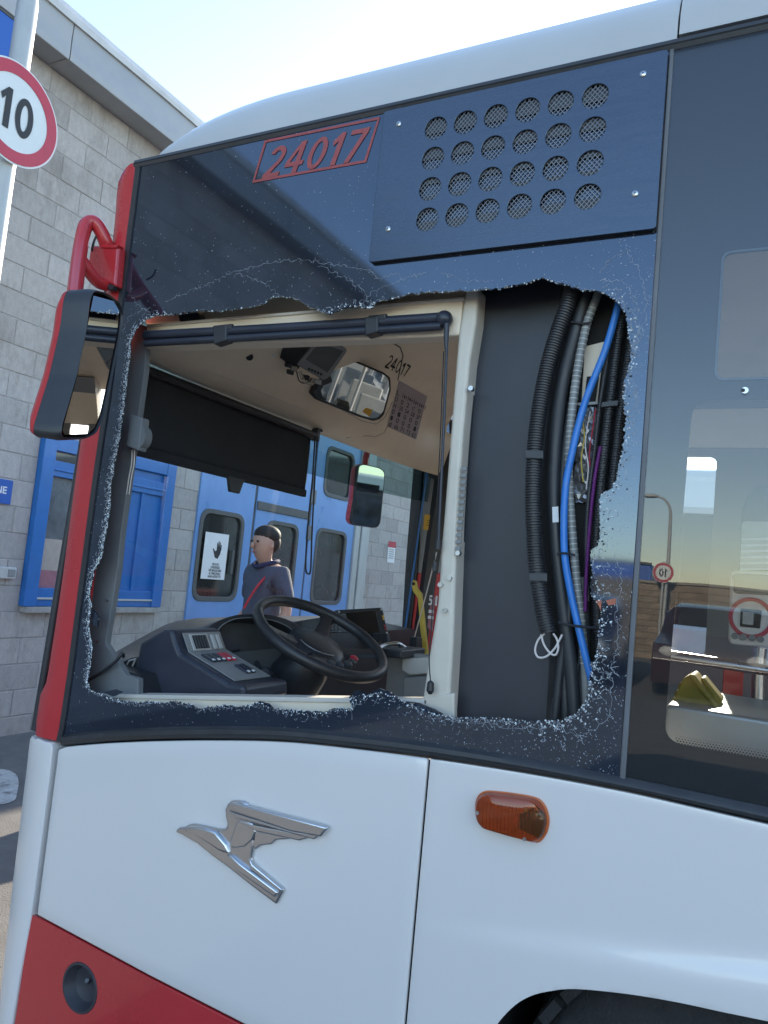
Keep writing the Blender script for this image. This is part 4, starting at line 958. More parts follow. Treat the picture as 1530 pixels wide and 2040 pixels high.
# --- amber side indicator
def lpx(x, y): return S(800+x/2.096, 1480+y/2.096)
lo_ = [(320,275),(323,235),(340,207),(366,197),(450,204),(540,218),(580,230),(606,262),(620,315),(610,365),(590,395),(572,407),(460,378),(352,346),(327,318)]
lp = rounded2([lpx(*p) for p in lo_], .02, 3); cn = sum(lp, Vector((0, 0)))/len(lp)
def ring_at(k_, y): return [(cn.x+(p.x-cn.x)*k_, y, cn.y+(p.y-cn.y)*k_) for p in lp]
b = MB(); b.loft([ring_at(1.04, D-.008), ring_at(1.04, D-.012), ring_at(.99, D-.013)]); ind = obj('side_indicator', b, 'amber_inner', bus, smooth=30)
b = MB(); b.loft([ring_at(.985, D-.0125), ring_at(.97, D-.024), ring_at(.90, D-.031), ring_at(.6, D-.035), ring_at(.1, D-.036)]); obj('lens', b, 'amber', ind, smooth=45)
b = MB(); b.prism([(p.x, D-.0135, p.y) for p in [lpx(*q) for q in ((340,225),(362,212),(440,255),(495,275),(505,310),(490,350),(460,360),(355,335))]], (0, -.006, 0)); obj('reflector', b, 'amber_inner', ind)
b = MB(); b.prism([(p.x, D-.0135, p.y) for p in [lpx(*q) for q in ((508,285),(560,262),(600,290),(606,330),(580,380),(510,345))]], (0, -.006, 0)); obj('bulb_housing', b, 'ink', ind)
for xx_ in range(366, 590, 15):
    a_, c_ = lpx(xx_, 232+(xx_-345)*.09), lpx(xx_-6, 335+(xx_-345)*.17); b = MB(); b.tube([(a_.x, D-.0305, a_.y), ((a_.x+c_.x)/2, D-.0345, (a_.y+c_.y)/2), (c_.x, D-.0300, c_.y)], .0008, 5); obj('lens_rib', b, 'amber', ind)
for p in ((340, 276), (541, 262), (534, 383)):
    q = lpx(*p); b = MB(); b.tube([(q.x, D-.0265, q.y), (q.x, D-.034, q.y)], .0035, 10); obj('screw', b, 'satin_metal', ind)
# --- left door mirror
mn = Vector((.93, .36, .03)).normalized(); m0 = PY(170, 725, D-.25)
def MPp(px, py, off=0): return PN(px, py, m0, mn)+mn*off
rim = [MPp(*p) for p in ((186,576),(215,583),(238,601),(246,622),(241,662),(223,752),(206,830),(192,864),(172,875),(130,877),(119,868),(121,850),(150,752),(171,655),(178,596))]
rim = rounded2(rim, .015, 3); mc = sum(rim, Vector())/len(rim)
def rsc(k_, off): return [mc+(p-mc)*k_+mn*off for p in rim]
b = MB(); b.loft([rsc(.965, -.004), rsc(.985, .002), rsc(1, -.004), rsc(1.01, -.02), rsc(.985, -.064)], cap=False); hs = obj('mirror_housing', b, 'black_plastic', bus, smooth=50); tag(hs, 'black door mirror housing with a scuffed red back')
b = MB(); b.loft([rsc(.99, -.064), rsc(.965, -.074), rsc(.86, -.084), rsc(.6, -.090), rsc(.1, -.092)]); obj('mirror_back', b, 'red_scuffed', hs, smooth=50)
gp = [MPp(*p, -.003) for p in ((188,589),(228,600),(239,619),(235,660),(218,745),(200,826),(190,852),(176,864),(130,866),(126,856),(154,756),(174,660))]
b = MB(); b.add([p for p in gp], [tuple(range(len(gp)))]); o = obj('mirror_glass', b, 'mirror', hs, solid=.002)
def arm(pts, r, name, m, par, k_=6, seg=14): b = MB(); b.tube(smooth_path(pts, k_), r, seg); return obj(name, b, m, par, smooth=50)
YA_ = D-.13
am = arm([PY(148, 592, D-.20), PY(154, 540, D-.14), PY(161, 490, D-.09), PY(170, 452, D-.07), PY(184, 442, D-.055), PY(197, 454, D-.04), PY(210, 482, D-.02), PY(214, 492, D-.008)], .0195, 'mirror_arm', 'red_paint', bus)
arm([PY(163, 520, D-.11), PY(180, 545, D-.08), PY(196, 562, D-.05), PY(212, 568, D-.02)], .017, 'lower_arm', 'red_paint', am)
b = MB(); b.prism([PY(*p, D-.03) for p in ((180,488),(236,489),(229,570),(172,545))], (0, .03, 0)); obj('mirror_bracket', b, 'red_paint', am, bevel=.006)
b = MB(); b.prism([PY(*p, D-.028) for p in ((200,560),(228,568),(222,577),(202,573))], (0, .02, 0)); obj('bracket_joint', b, 'rubber', am, bevel=.003)
b = MB(); b.prism([PY(*p, D-.035) for p in ((196,486),(236,488),(232,493),(200,493))], (0, .02, 0)); obj('bracket_slot', b, 'red_scuffed', am)
arm([PY(183, 500, D-.1), PY(186, 484, D-.11), PY(192, 470, D-.11)], .003, 'mirror_wire', 'ink', am, 4, 6)
# ================================================================== behind the broken pane
YI = D+.055
def pplate(name, pts, Y, m, par=bus, th=.012, bevel=.002, seg=2, r=0):
    P = [PY(*p, Y) for p in pts]
    if r: P = rounded2(P, r, 4)
    b = MB(); b.prism(P, (0, th, 0)); return obj(name, b, m, par, bevel=bevel, seg=seg)
post = pplate('window_post', [(926,586),(913,662),(905,760),(897,860),(880,1073),(871,1201),(857,1287),(841,1392),(848,1424),(893,1424),(902,1280),(908,1102),(915,960),(922,860),(935,720),(948,640),(953,572),(930,560)], YI, 'beige_paint', bus, .07, .008, 3)
for p in ((940, 775), (914, 1102), (897, 1152), (888, 1216), (879, 1165)):
    q = PY(*p, YI); b = MB(); b.tube([(q.x, YI-.008, q.z), (q.x, YI+.004, q.z)], .0055, 10); obj('bolt', b, 'satin_metal', post, smooth=40)
for i in range(13):
    a, c = (928-i*1.05, 930+i*13.2), (920-i*1.05, 930+i*13.2)
    for k_ in range(4): pplate('grille_slot', [(c[0]+k_*2.4, c[1]), (c[0]+1.5+k_*2.4, c[1]), (c[0]+1.1+k_*2.4, c[1]+8), (c[0]-.4+k_*2.4, c[1]+8)], YI-.004, 'light_grey', post, .004, 0) if False else None
    pplate('grille_slat', [c, (a[0]+2, a[1]), (a[0]+1, a[1]+7.5), (c[0]-1, c[1]+7.5)], YI-.006, 'mid_grey', post, .005, .0006)
head = pplate('window_head_rail', [(292,648),(923,595),(916,668),(286,692)], YI+.005, 'beige', bus, .05, .006)
pplate('head_rail_lip', [(292,646),(924,592),(924,597),(292,651)], YI-.002, 'cream_edge', head, .02, .001)
pplate('upper_lining', [(255,540),(1000,520),(940,592),(292,646)], YI+.06, 'beige', bus, .02)
pplate('latch_block', [(354,627),(392,621),(402,638),(358,642)], YI+.012, 'black_plastic', head, .03, .003)
sill_ = pplate('window_sill', [(165,1386),(852,1396),(860,1470),(165,1460)], YI, 'beige', bus, .03, .002)
p1, p2 = PY(175, 1382, YI), PY(852, 1393, YI)
b = MB(); b.prism([p1+Vector((0, -.004, 0)), p2+Vector((0, -.004, 0)), p2+Vector((0, .05, 0)), p1+Vector((0, .05, 0))], (0, 0, -.011)); obj('sill_ledge', b, 'cream_edge', sill_, bevel=.002)
pplate('post_foot', [(841,1392),(905,1380),(905,1445),(850,1440)], YI-.004, 'beige_paint', post, .02, .004)
lp_ = pplate('pillar_trim', [(262,640),(292,650),(288,734),(276,823),(262,908),(252,982),(241,1059),(234,1133),(222,1210),(211,1273),(210,1283),(227,1309),(236,1321),(250,1345),(275,1352),(275,1400),(150,1400),(165,1200),(190,1000),(225,800)], YI+.012, 'grey_trim', bus, .02, .002)
for p in ((197, 1277), (216, 1196)):
    q = PY(*p, YI+.012); b = MB(); b.tube([(q.x, YI+.006, q.z), (q.x, YI+.014, q.z)], .003, 8); obj('trim_screw', b, 'satin_metal', lp_)
sbx = pplate('sensor_box', [(259,825),(283,832),(276,898),(250,888)], YI-.02, 'grey_trim', bus, .03, .004)
q = PY(284, 872, YI-.004); b = MB(); rings = []
for t in range(9):
    a = math.pi*(t/8-.5); rings.append([(q.x-.004+.026*math.cos(a), q.y-.012, q.z+.032*math.sin(a)), (q.x-.004+.026*math.cos(a), q.y+.014, q.z+.032*math.sin(a))])
b.loft([[r_[0] for r_ in rings], [r_[1] for r_ in rings]]); obj('sensor_lens', b, 'grey_trim', sbx, smooth=40)
for dx in (0, 5): arm([PY(263+dx, 897, YI), PY(262+dx, 925, YI), PY(257+dx, 950, YI+.003), PY(252+dx, 985, YI+.01)], .0014, 'sensor_wire', 'white_cable', sbx, 4, 6)
arm([PY(176, 1355, YI-.0), PY(205, 1338, YI-.004), PY(230, 1318, YI-.006), PY(243, 1302, YI+.0), PY(246, 1308, YI+.02)], .0048, 'dash_cable', 'black_plastic', bus, 6, 8)
# driver window roller blind: two tubes, clips, end cap and cord
YB_ = YI-.012
bl = arm([PY(290, 668, YB_), PY(590, 652, YB_), PY(884, 633, YB_)], .0125, 'blind_roller', 'navy_plastic', bus, 3, 14)
arm([PY(290, 684, YB_-.004), PY(590, 667, YB_-.004), PY(880, 650, YB_-.004)], .0095, 'blind_bottom_bar', 'navy_plastic', bl, 3, 12)
for x, y in ((437, 664), (739, 647)): pplate('blind_clip', [(x-14, y-16), (x+14, y-19), (x+14, y+14), (x-12, y+22)], YB_-.016, 'black_plastic', bl, .03, .004)
for x, y in ((443, 650), (750, 630)): pplate('clip_hook', [(x-18, y-2), (x+20, y-6), (x+16, y+6), (x-14, y+7)], YB_-.014, 'black_plastic', bl, .01, .003)
q = PY(885, 636, YB_); b = MB(); b.sphere(q, .0195, 14, 10, (1, 1, 1)); obj('blind_end_cap', b, 'navy_plastic', bl, smooth=60)
b = MB(); b.tube([PY(890, 645, YB_-.012), PY(889, 672, YB_-.012), PY(889, 695, YB_-.012)], [.0065, .006, .004], 10); obj('cord_socket', b, 'navy_plastic', bl, smooth=50)
arm([PY(890, 690, YB_-.012), PY(885, 830, YB_-.012), PY(878, 980, YB_-.012), PY(873, 1090, YB_-.012)], .0034, 'blind_cord', 'navy_plastic', bl, 4, 8)
arm([PY(884, 700, YB_-.004), PY(876, 900, YB_-.004), PY(866, 1110, YB_-.004), PY(860, 1240, YB_-.004), PY(855, 1310, YB_-.004), PY(858, 1362, YB_-.006)], .0014, 'thin_cord', 'ink', bl, 4, 6)
b = MB(); b.tube([PY(858, 1356, YB_-.006), PY(858, 1360, YB_-.006), PY(857, 1376, YB_-.006), PY(857, 1383, YB_-.006)], [.003, .0072, .0082, .004], 12); obj('cord_weight', b, 'black_plastic', bl, smooth=30)
for y, r_ in ((1085, .006), (1128, .005)): q = PY(873 if y < 1100 else 866, y, YB_-.010); b = MB(); b.tube([q+Vector((0, 0, .010)), q-Vector((0, 0, .010))], r_, 10); obj('cord_lock', b, 'black_plastic', bl)
# dark partition and the hose bundle
YP = D+.075
part = pplate('partition_panel', [(938,520),(1290,500),(1290,1500),(893,1500),(905,1280),(912,1100),(922,930),(936,760),(950,640)], YP+.03, 'partition', bus, .02, .003)
pplate('partition_edge', [(950,560),(958,560),(945,760),(932,930),(922,1100),(914,1280),(900,1460),(893,1460),(905,1280),(912,1100),(922,930),(936,760)], YP+.022, 'black_plastic', part, .01, .002)
pplate('hose_recess_shade', [(1120,540),(1300,540),(1300,1480),(1085,1480),(1098,1250),(1075,1000)], YP+.026, 'arch_lining', bus, .003, 0)  # flat dark sheet, its colour stands for the recess shade behind the hoses
pplate('bracket_plate', [(1165,690),(1205,680),(1190,800),(1158,800)], YP+.018, 'beige', bus, .004, .001)
pplate('bracket_window', [(1169,750),(1193,748),(1186,800),(1163,800)], YP+.014, 'arch_lining', bus, .003, .001)
pplate('bracket_bar', [(1150,802),(1196,799),(1195,805),(1149,808)], YP+.008, 'light_grey', bus, .006, .001)
b = MB(); 
def foil(u, v):
    p = PY(1152+u*42-v*10, 812+v*190, YP+.016); return p+Vector((random.uniform(-.003, .003), random.uniform(-.008, .002), random.uniform(-.003, .003)))
b.grid(foil, 7, 22); obj('foil_wrap', b, 'foil', bus)
def hose(pts, r, Y, name, m, corr=0.0, seg=14, par=bus):
    P = [PY(p[0], p[1], Y+(p[2] if len(p) > 2 else 0)) for p in pts]; q = smooth_path(P, 24); b = MB()
    if not corr: b.tube(q[::4]+[q[-1]], r, seg)
    else:
        d = [0]
        for a, c in zip(q, q[1:]): d.append(d[-1]+(c-a).length)
        out = []; rad = []; s_ = 0; i = 0
        n = int(d[-1]/(corr/4))
        for k_ in range(n):
            s_ = k_*corr/4
            while d[i+1] < s_: i += 1
            t = (s_-d[i])/(d[i+1]-d[i]); out.append(q[i].lerp(q[i+1], t)); rad.append(r*(1, 1, .80, .80)[k_ % 4])
        b.tube(out, rad, seg)
    return obj(name, b, m, par, smooth=30)
cm = hose([(1150,545),(1132,605),(1112,660),(1089,740),(1070,850),(1063,950),(1063,1030),(1069,1130),(1082,1215),(1093,1262)], .0173, YP-.022, 'corrugated_conduit', 'conduit', .0056)
hose([(1180,545),(1165,600),(1150,650),(1122,760),(1108,870),(1104,980),(1110,1100),(1125,1230),(1138,1330),(1148,1450)], .0135, YP-.004, 'black_hose', 'rubber')
hose([(1140,1150),(1132,1240),(1120,1300),(1112,1370),(1104,1450)], .008, YP-.006, 'black_hose', 'rubber')
hose([(1118,1100),(1128,1230),(1125,1330),(1128,1450)], .011, YP+.006, 'black_hose', 'rubber')
hose([(1160,1150),(1165,1250),(1162,1340),(1165,1450)], .012, YP+.006, 'black_hose', 'rubber')
hose([(1138,800),(1125,900),(1120,1000),(1128,1120),(1150,1250)], .007, YP+.0, 'black_hose', 'rubber')
ch = hose([(1200,560),(1184,605),(1168,650),(1150,740),(1137,850),(1133,950),(1140,1060),(1148,1150),(1158,1240),(1166,1330),(1170,1420)], .0085, YP-.010, 'spiral_hose', 'clear_hose')
pth = smooth_path([PY(*p, YP-.010) for p in [(1184,605),(1168,650),(1150,740),(1137,850),(1133,950),(1140,1060),(1148,1150),(1158,1240),(1166,1330)]], 60)
b = MB(); acc = 0
for a, c in zip(pth, pth[1:]):
    acc += (c-a).length
    if acc > .0105: acc = 0; t_ = (c-a).normalized(); b.tube([a-t_*.0009, a+t_*.0009], .0090, 12)
obj('spiral_band', b, 'hose_band', ch)
hose([(1240,580),(1231,612),(1205,700),(1166,800),(1140,900),(1126,980),(1124,1090),(1135,1170),(1155,1260),(1176,1345),(1190,1400)], .0073, YP-.026, 'blue_air_hose', 'blue_hose')
hose([(1228,600),(1214,690),(1196,800),(1184,900),(1172,1000),(1168,1100),(1172,1200)], .0052, YP-.006, 'thin_conduit', 'conduit', .0042, 10)
hose([(1246,590),(1230,690),(1216,800),(1204,900),(1195,1000),(1188,1100),(1190,1200),(1195,1300)], .0098, YP-.008, 'corrugated_conduit', 'conduit', .0052, 12)
hose([(1268,600),(1256,690),(1240,800),(1228,900),(1218,1000),(1208,1100),(1205,1250)], .0098, YP-.006, 'corrugated_conduit', 'conduit', .0052, 12)
hose([(1196,890),(1184,960),(1174,1060),(1168,1150),(1166,1220)], .0038, YP-.016, 'purple_conduit', 'purple', .0038, 10)
def tie(pts, Y, m='black_plastic', r=.0022): return arm([PY(p[0], p[1], Y) for p in pts], r, 'cable_tie', m, bus, 4, 6)
tie([(1138,641), (1158,644), (1176,643)], YP-.022); tie([(1110,1103), (1126,1102), (1146,1106)], YP-.036); tie([(1112,1240), (1140,1246), (1195,1252)], YP-.036, r=.0026)
pplate('tape_band', [(1199,801),(1232,797),(1231,808),(1197,811)], YP-.022, 'dark_grey', bus, .004, .001)
for pts in ([(1085,1262),(1072,1275),(1066,1295),(1072,1309),(1088,1308),(1104,1293),(1112,1280),(1120,1264)], [(1078,1264),(1084,1285),(1097,1302),(1107,1304),(1112,1292),(1110,1275),(1102,1262)]):
    arm([PY(p[0], p[1], YP-.026) for p in pts], .0022, 'white_cable', 'white_cable', bus, 6, 8)
for pts, m_n, r_ in (([(1176,820),(1170,850),(1166,890),(1172,930),(1168,975)], 'white_cable', .0014), ([(1186,815),(1180,860),(1174,905),(1178,950)], 'sign_red', .0014), ([(1160,830),(1164,870),(1158,915),(1162,960)], 'yellow_paint', .0013), ([(1208,820),(1200,880),(1186,960),(1180,1040),(1182,1110)], 'ink', .003), ([(1150,1250),(1158,1300),(1150,1350),(1156,1430)], 'ink', .004), ([(1098,1440),(1108,1380),(1124,1330),(1130,1290)], 'conduit', .005)):
    arm([PY(p[0], p[1], YP-.004) for p in pts], r_, 'thin_wire', m_n, bus, 5, 6)
for (x, y, m_n) in ((1064, 905, 'dark_grey'), (1072, 1150, 'dark_grey')): pplate('conduit_tape', [(x-19, y-9), (x+18, y-8), (x+18, y+9), (x-19, y+8)], YP-.0415, m_n, bus, .004, .002)
pplate('hose_label', [(1100,1010),(1112,1009),(1113,1040),(1101,1041)], YP-.0195, 'paper', bus, .001, 0)
# ================================================================== windscreen side of the cab
XS0 = S(150, 959).x
def ws_x(y, z):
    t = (y-(D+BW/2))/(BW/2); return XS0-.21*(1-abs(t)**2.6)-.02 + .05*(z-1.6)
def ws_patch(z0, z1, ya, yb, n=28, off=0):
    b = MB(); b.grid(lambda u, v: (ws_x(ya+(yb-ya)*u, z0+(z1-z0)*v)+off, ya+(yb-ya)*u, z0+(z1-z0)*v), n, 6); return b
ZWB, ZWT, ZSB = .98, 2.30, 1.93
ws = obj('windscreen', ws_patch(ZWB, ZWT, D+.035, YF-.035), 'windscreen_glass', bus, smooth=80)
obj('sun_band', ws_patch(ZSB, ZWT, D+.04, YF-.04, off=.004), 'shade_band', ws, smooth=80)
b = MB(); b.tube([(ws_x(D+.03, z), D+.03, z) for z in (ZWB, 1.3, 1.6, 1.9, ZWT)], .012, 8); obj('windscreen_rubber', b, 'rubber', ws, smooth=50)
b = MB(); b.tube([(ws_x(D+.033, z)-.012, D+.033, z) for z in (ZWB, 1.3, 1.6, 1.9, ZWT)], .006, 8); obj('windscreen_edge', b, 'galvanised', ws, smooth=50)
b = MB(); b.loft([[(ws_x(YF-.02, z)+.05, YF-.09, z), (ws_x(YF-.02, z)-.01, YF-.045, z), (ws_x(YF-.02, z), YF+.0, z), (ws_x(YF-.02, z)+.13, YF, z), (ws_x(YF-.02, z)+.13, YF-.05, z)] for z in (.5, 1.2, 1.8, 2.4)]); obj('far_pillar', b, 'black_plastic', bus, smooth=30)
arm([(ws_x(YF-.10, z)+.01, YF-.10, z) for z in (ZWB, 1.5, 2.2)], .006, 'pillar_seal', 'blue_frame', bus, 2, 6)
# front end below and above the windscreen (outside)
fy = [D+.13+(BW-.2)*i/20 for i in range(21)]
b = MB(); b.loft([[(ws_x(y, .98)+.012, y, .985), (ws_x(y, .98)+.0, y, .97), (ws_x(y, .98)+.0, y, .8), (ws_x(y, .98)+.01, y, .5), (ws_x(y, .98)+.02, y, .3), (ws_x(y, .98)+.05, y, .3), (ws_x(y, .98)+.08, y, .98)] for y in fy]); obj('front_panel', b, 'red_paint', bus, smooth=40)
b = MB(); b.loft([[(ws_x(y, 2.3)+.01, y, 2.295), (ws_x(y, 2.3)-.01, y, 2.31), (ws_x(y, 2.3)+.01, y, ZG), (ws_x(y, 2.3)+.08, y, ZG+.012), (ws_x(y, 2.3)+.10, y, 2.3)] for y in fy]); obj('destination_box', b, 'frit', bus, smooth=40)
# overhead console (header)
hprof = [(-.03, .03), (.0, .0), (.07, -.012), (.15, .02), (.24, .085), (.33, .175), (.43, .27), (.56, .35), (.85, .385)]
XH, ZH = PX(640, 872, -1.79).x, 2.065
hb = MB(); rings = []
for i in range(33):
    y = D+.07+(BW-.16)*i/32; t = max(0, (y-2.2)/1.5); s_ = max(.15, 1-.85*t**1.6); t = min(1, t)
    dx = ws_x(y, 2.2)-ws_x(D+BW/2, 2.2)
    rings.append([(XH+dx*.6+px_*(s_ if px_ > 0 else 1), y, ZH+.02*math.sin(min(1, (y-D)/1.2)*1.57)+pz*(1-.45*t**1.6)) for px_, pz in hprof])
hb.loft(rings, closed=False); header = obj('overhead_console', hb, 'beige', bus, smooth=70)
BV = BVHTree.FromPolygons([tuple(v) for v in hb.v], hb.f)
def HIT(px, py, off=.003):
    d = ray(px, py).normalized(); h = BV.ray_cast(CAM, d)
    return (h[0]-d*off) if h[0] else PX(px, py, -1.5)
def decal_quad(quad, u, v):
    a = Vector(quad[0]).lerp(Vector(quad[1]), u); c = Vector(quad[3]).lerp(Vector(quad[2]), u); return a.lerp(c, v)
def decal(name, quad, m, off, par, n=8):
    b = MB()
    def f(u, v): p = decal_quad(quad, u, v); return HIT(p.x, p.y, off)
    b.grid(f, n, n); return obj(name, b, m, par)
def decal_text(body, quad, m, off, par, bold=0.01, name='lettering'):
    me = text_mesh(body, (0, 0, 0), Vector((1, 0, 0)), Vector((0, 1, 0)), 1.0, thick=0.0, bold=bold)
    if not me.vertices: return None
    x0 = min(v.co.x for v in me.vertices); x1 = max(v.co.x for v in me.vertices); y0 = min(v.co.y for v in me.vertices); y1 = max(v.co.y for v in me.vertices)
    for v in me.vertices:
        p = decal_quad(quad, (v.co.x-x0)/max(1e-6, x1-x0), (v.co.y-y0)/max(1e-6, y1-y0)); v.co = HIT(p.x, p.y, off)
    return obj(name, me, m, par)
nl, nw = number_loops('24017', 1.0, .11, .13)
me = holed(nl, (0, 0, 0), Vector((1, 0, 0)), Vector((0, 1, 0)), .001)
for v in me.vertices:
    p = decal_quad([(766, 732), (809, 752), (819, 729), (778, 706)], v.co.x/nw, v.co.y); v.co = HIT(p.x, p.y, .003)
obj('fleet_number', me, 'ink', header)
st = decal('seat_table_sticker', [(771, 850), (829, 876), (851, 790), (795, 758)], 'paper_mauve', .003, header)
rows = [['L', '14+1', '14+1', '14+1', '14+1'], ['D', '0', '2', '0', '0'], ['H', '50', '54', '58', '50'], ['o', '1', '0', '0', '0'], ['.', '0', '0', '0', '1'], ['d', '66', '71', '73', '62']]
sq = [(771, 850), (829, 876), (851, 790), (795, 758)]
for r_, row in enumerate(rows):
    for c_, tx in enumerate(row):
        v1 = 1-(.2+r_*.135); v0 = v1-.10; u0_ = .03+c_*.2; u1_ = u0_+.045+.04*len(tx)
        qd = [decal_quad(sq, u_, v_) for u_, v_ in ((u0_, v0), (u1_, v0), (u1_, v1), (u0_, v1))]
        decal_text(tx, [tuple(p) for p in qd], 'ink', .005, st, .012)
for p in ((497, 711), ):
    h = HIT(*p, .004); d = ray(*p).normalized(); b = MB(); b.tube([h, h-d*.004], .012, 14); obj('console_socket', b, 'ink', header)
for p in ((484, 683), (545, 708)):
    h = HIT(*p, .003); d = ray(*p).normalized(); b = MB(); b.tube([h, h-d*.003], .006, 10); obj('console_screw', b, 'satin_metal', header)
def hline(pts, r, m, name): b = MB(); b.tube([HIT(*p, .001) for p in pts], r, 5); obj(name, b, m, header)
hline([(408, 736), (450, 752), (500, 773), (560, 798), (620, 823)], .002, 'cream_edge', 'console_moulding')
hline([(757, 668), (782, 683), (797, 692), (803, 708), (800, 722), (795, 745), (793, 757)], .0022, 'ink', 'console_seam')
hline([(640, 790), (670, 810), (720, 838), (750, 845), (768, 830), (782, 800)], .002, 'paper_tan', 'console_seam')
hline([(690, 872), (730, 868), (748, 870), (765, 862), (775, 845)], .0018, 'paper_tan', 'console_seam')
# plate painted with a recess's shade, monitor and cab mirror hanging from the console
nm = Vector((.80, -.42, -.42)).normalized()
def nplate(name, pts, p0, n, m, par, th=.012, bevel=.002, r=0, off=0):
    P = [PN(*p, p0, n)+n*off for p in pts]
    if r: P = rounded2(P, r, 4)
    b = MB(); b.prism(P, -n*th); return obj(name, b, m, par, bevel=bevel)
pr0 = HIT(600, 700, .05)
nplate('recess_shade_plate', [(563,686),(625,682),(605,722),(592,738),(563,716)], pr0, nm, 'ink', header, .03)
for p, m_n in (((575, 727), 'black_plastic'), ((579, 741), 'black_plastic'), ((586, 734), 'paper_tan'), ((620, 757), 'paper_tan'), ((610, 752), 'black_plastic'), ((634, 760), 'light_grey')):
    nplate('connector', [(p[0]-7, p[1]-6), (p[0]+6, p[1]-4), (p[0]+4, p[1]+6), (p[0]-8, p[1]+3)], pr0, nm, m_n, header, .012, .002, 0, .008)
for k_ in range(3): arm([PN(588+k_*4, 738, pr0, nm)+nm*.012, PN(592+k_*6, 756, pr0, nm)+nm*.02, PN(606+k_*6, 760+k_*2, pr0, nm)+nm*.02, PN(618+k_*4, 752, pr0, nm)+nm*.012], .002, 'loose_wire', ('ink', 'light_grey', 'paper_tan')[k_], header, 5, 6)
mo0 = HIT(645, 716, .13)
mon = nplate('ceiling_monitor', [(592,727),(598,718),(629,680),(668,679),(692,696),(690,703),(656,752),(645,758)], mo0, nm, 'bezel_grey', bus, .03, .004, .006)
nplate('monitor_screen', [(609,716),(636,683),(684,699),(652,742)], mo0, nm, 'screen_grey', mon, .004, .001, 0, .002)
for k_ in range(5): nplate('monitor_button', [(614+k_*6, 732+k_*2.6), (618+k_*6, 733.5+k_*2.6), (617+k_*6, 738+k_*2.6), (613+k_*6, 736.5+k_*2.6)], mo0, nm, 'ink', mon, .003, 0, 0, .002)
nplate('monitor_arm', [(640,745),(660,740),(668,764),(650,772)], mo0, nm, 'dark_grey', mon, .02, .003, 0, -.02)
n2 = Vector((.86, -.40, -.22)).normalized(); mi0 = HIT(700, 772, .12)
rimp = [(620,783),(628,765),(676,716),(686,709),(700,714),(766,742),(778,752),(780,776),(766,826),(757,836),(744,839),(718,831),(632,796)]
cmr = nplate('cab_mirror', rimp, mi0, n2, 'black_plastic', bus, .025, .005, .008)
nplate('cab_mirror_glass', [(626,783),(633,768),(680,718),(688,714),(764,746),(774,756),(775,776),(763,820),(752,832),(742,834),(718,827),(634,793)], mi0, n2, 'mirror', cmr, .003, .0005, .01, .0015)
nplate('mirror_sticker', [(722,820),(728,812),(742,816),(736,830)], mi0, n2, 'yellow_sticker', cmr, .001, 0, 0, .003)
# windscreen sun blind
XB_ = XH+.075
def xp(px, py, dx=0): return PX(px, py, XB_+dx)
bt, bb_ = xp(290, 747).z, 0
yl, yr_ = D+.08, xp(626, 862).y
z1_, z0_ = (xp(290, 745).z+xp(626, 862).z)/2, (xp(250, 890).z+xp(617, 984).z)/2
bld_ = empty('x', (0, 0, 0)); bpy.data.objects.remove(bld_)
b = MB(); b.tube([(XB_, yl, z1_), (XB_, yr_, z1_)], .016, 14); wb = obj('windscreen_blind', b, 'black_plastic', bus, smooth=50)
b = MB(); b.grid(lambda u, v: (XB_-.004+.004*math.sin(u*7)*v, yl+(yr_-.02-yl)*u-.0, z0_+(z1_-z0_)*v), 20, 8); obj('blind_cloth', b, 'dark_fabric', wb, smooth=60, solid=.002)
b = MB(); b.span((XB_-.012, yl, z0_-.018), (XB_+.008, yr_-.02, z0_+.012)); obj('blind_bar', b, 'dark_fabric', wb, bevel=.004)
b = MB(); c = xp(465, 965); b.prism([(XB_+.01, c.y-.045, z0_-.01), (XB_+.01, c.y+.05, z0_-.01), (XB_+.01, c.y+.03, z0_-.065), (XB_+.01, c.y-.025, z0_-.065)], (-.012, 0, 0)); obj('blind_pull', b, 'black_plastic', wb, bevel=.003)
b = MB(); b.box((XB_, yr_+.012, z1_+.005), (.03, .03, .055)); b.box((XB_, yr_+.03, z1_+.03), (.02, .05, .012)); obj('blind_bracket', b, 'black_plastic', wb, bevel=.006)
arm([xp(628, 868, .012), xp(622, 960, .012), xp(613, 1050, .012), xp(609, 1128, .012), xp(614, 1143, .012), xp(619, 1132, .012), xp(622, 1050, .012), xp(632, 868, .012)], .0035, 'blind_cord', 'ink', wb, 8, 6)
# far (right-hand) mirror outside the windscreen
rm0 = PY(735, 985, YF+.02); rn = Vector((.90, -.436, -.055)).normalized()
rr_ = [(712,930),(722,924),(757,932),(766,940),(765,960),(757,1042),(750,1052),(706,1046),(699,1038),(706,1000)]
P = rounded2([PN(*p, rm0, rn) for p in rr_], .02, 3); rc_ = sum(P, Vector())/len(P)
def rs2(k_, o_): return [rc_+(p-rc_)*k_+rn*o_ for p in P]
b = MB(); b.loft([rs2(.97, 0), rs2(1.0, .004), rs2(1.01, -.02)], cap=False); fm = obj('far_door_mirror', b, 'black_plastic', bus, smooth=50)
b = MB(); b.loft([rs2(1.012, -.02), rs2(1.0, -.06), rs2(.85, -.09), rs2(.3, -.10)]); obj('mirror_back', b, 'red_paint', fm, smooth=50)
b = MB(); b.add(rs2(.975, .001), [tuple(range(len(P)))]); obj('mirror_glass', b, 'mirror', fm, solid=.002)
arm([PN(735, 926, rm0, rn)-rn*.04, PN(738, 900, rm0, rn)-rn*.03, PN(742, 870, rm0, rn)+Vector((.05, 0, 0)), (ws_x(YF-.05, 2.28)+.02, YF-.06, 2.33)], .018, 'mirror_arm', 'red_paint', fm)
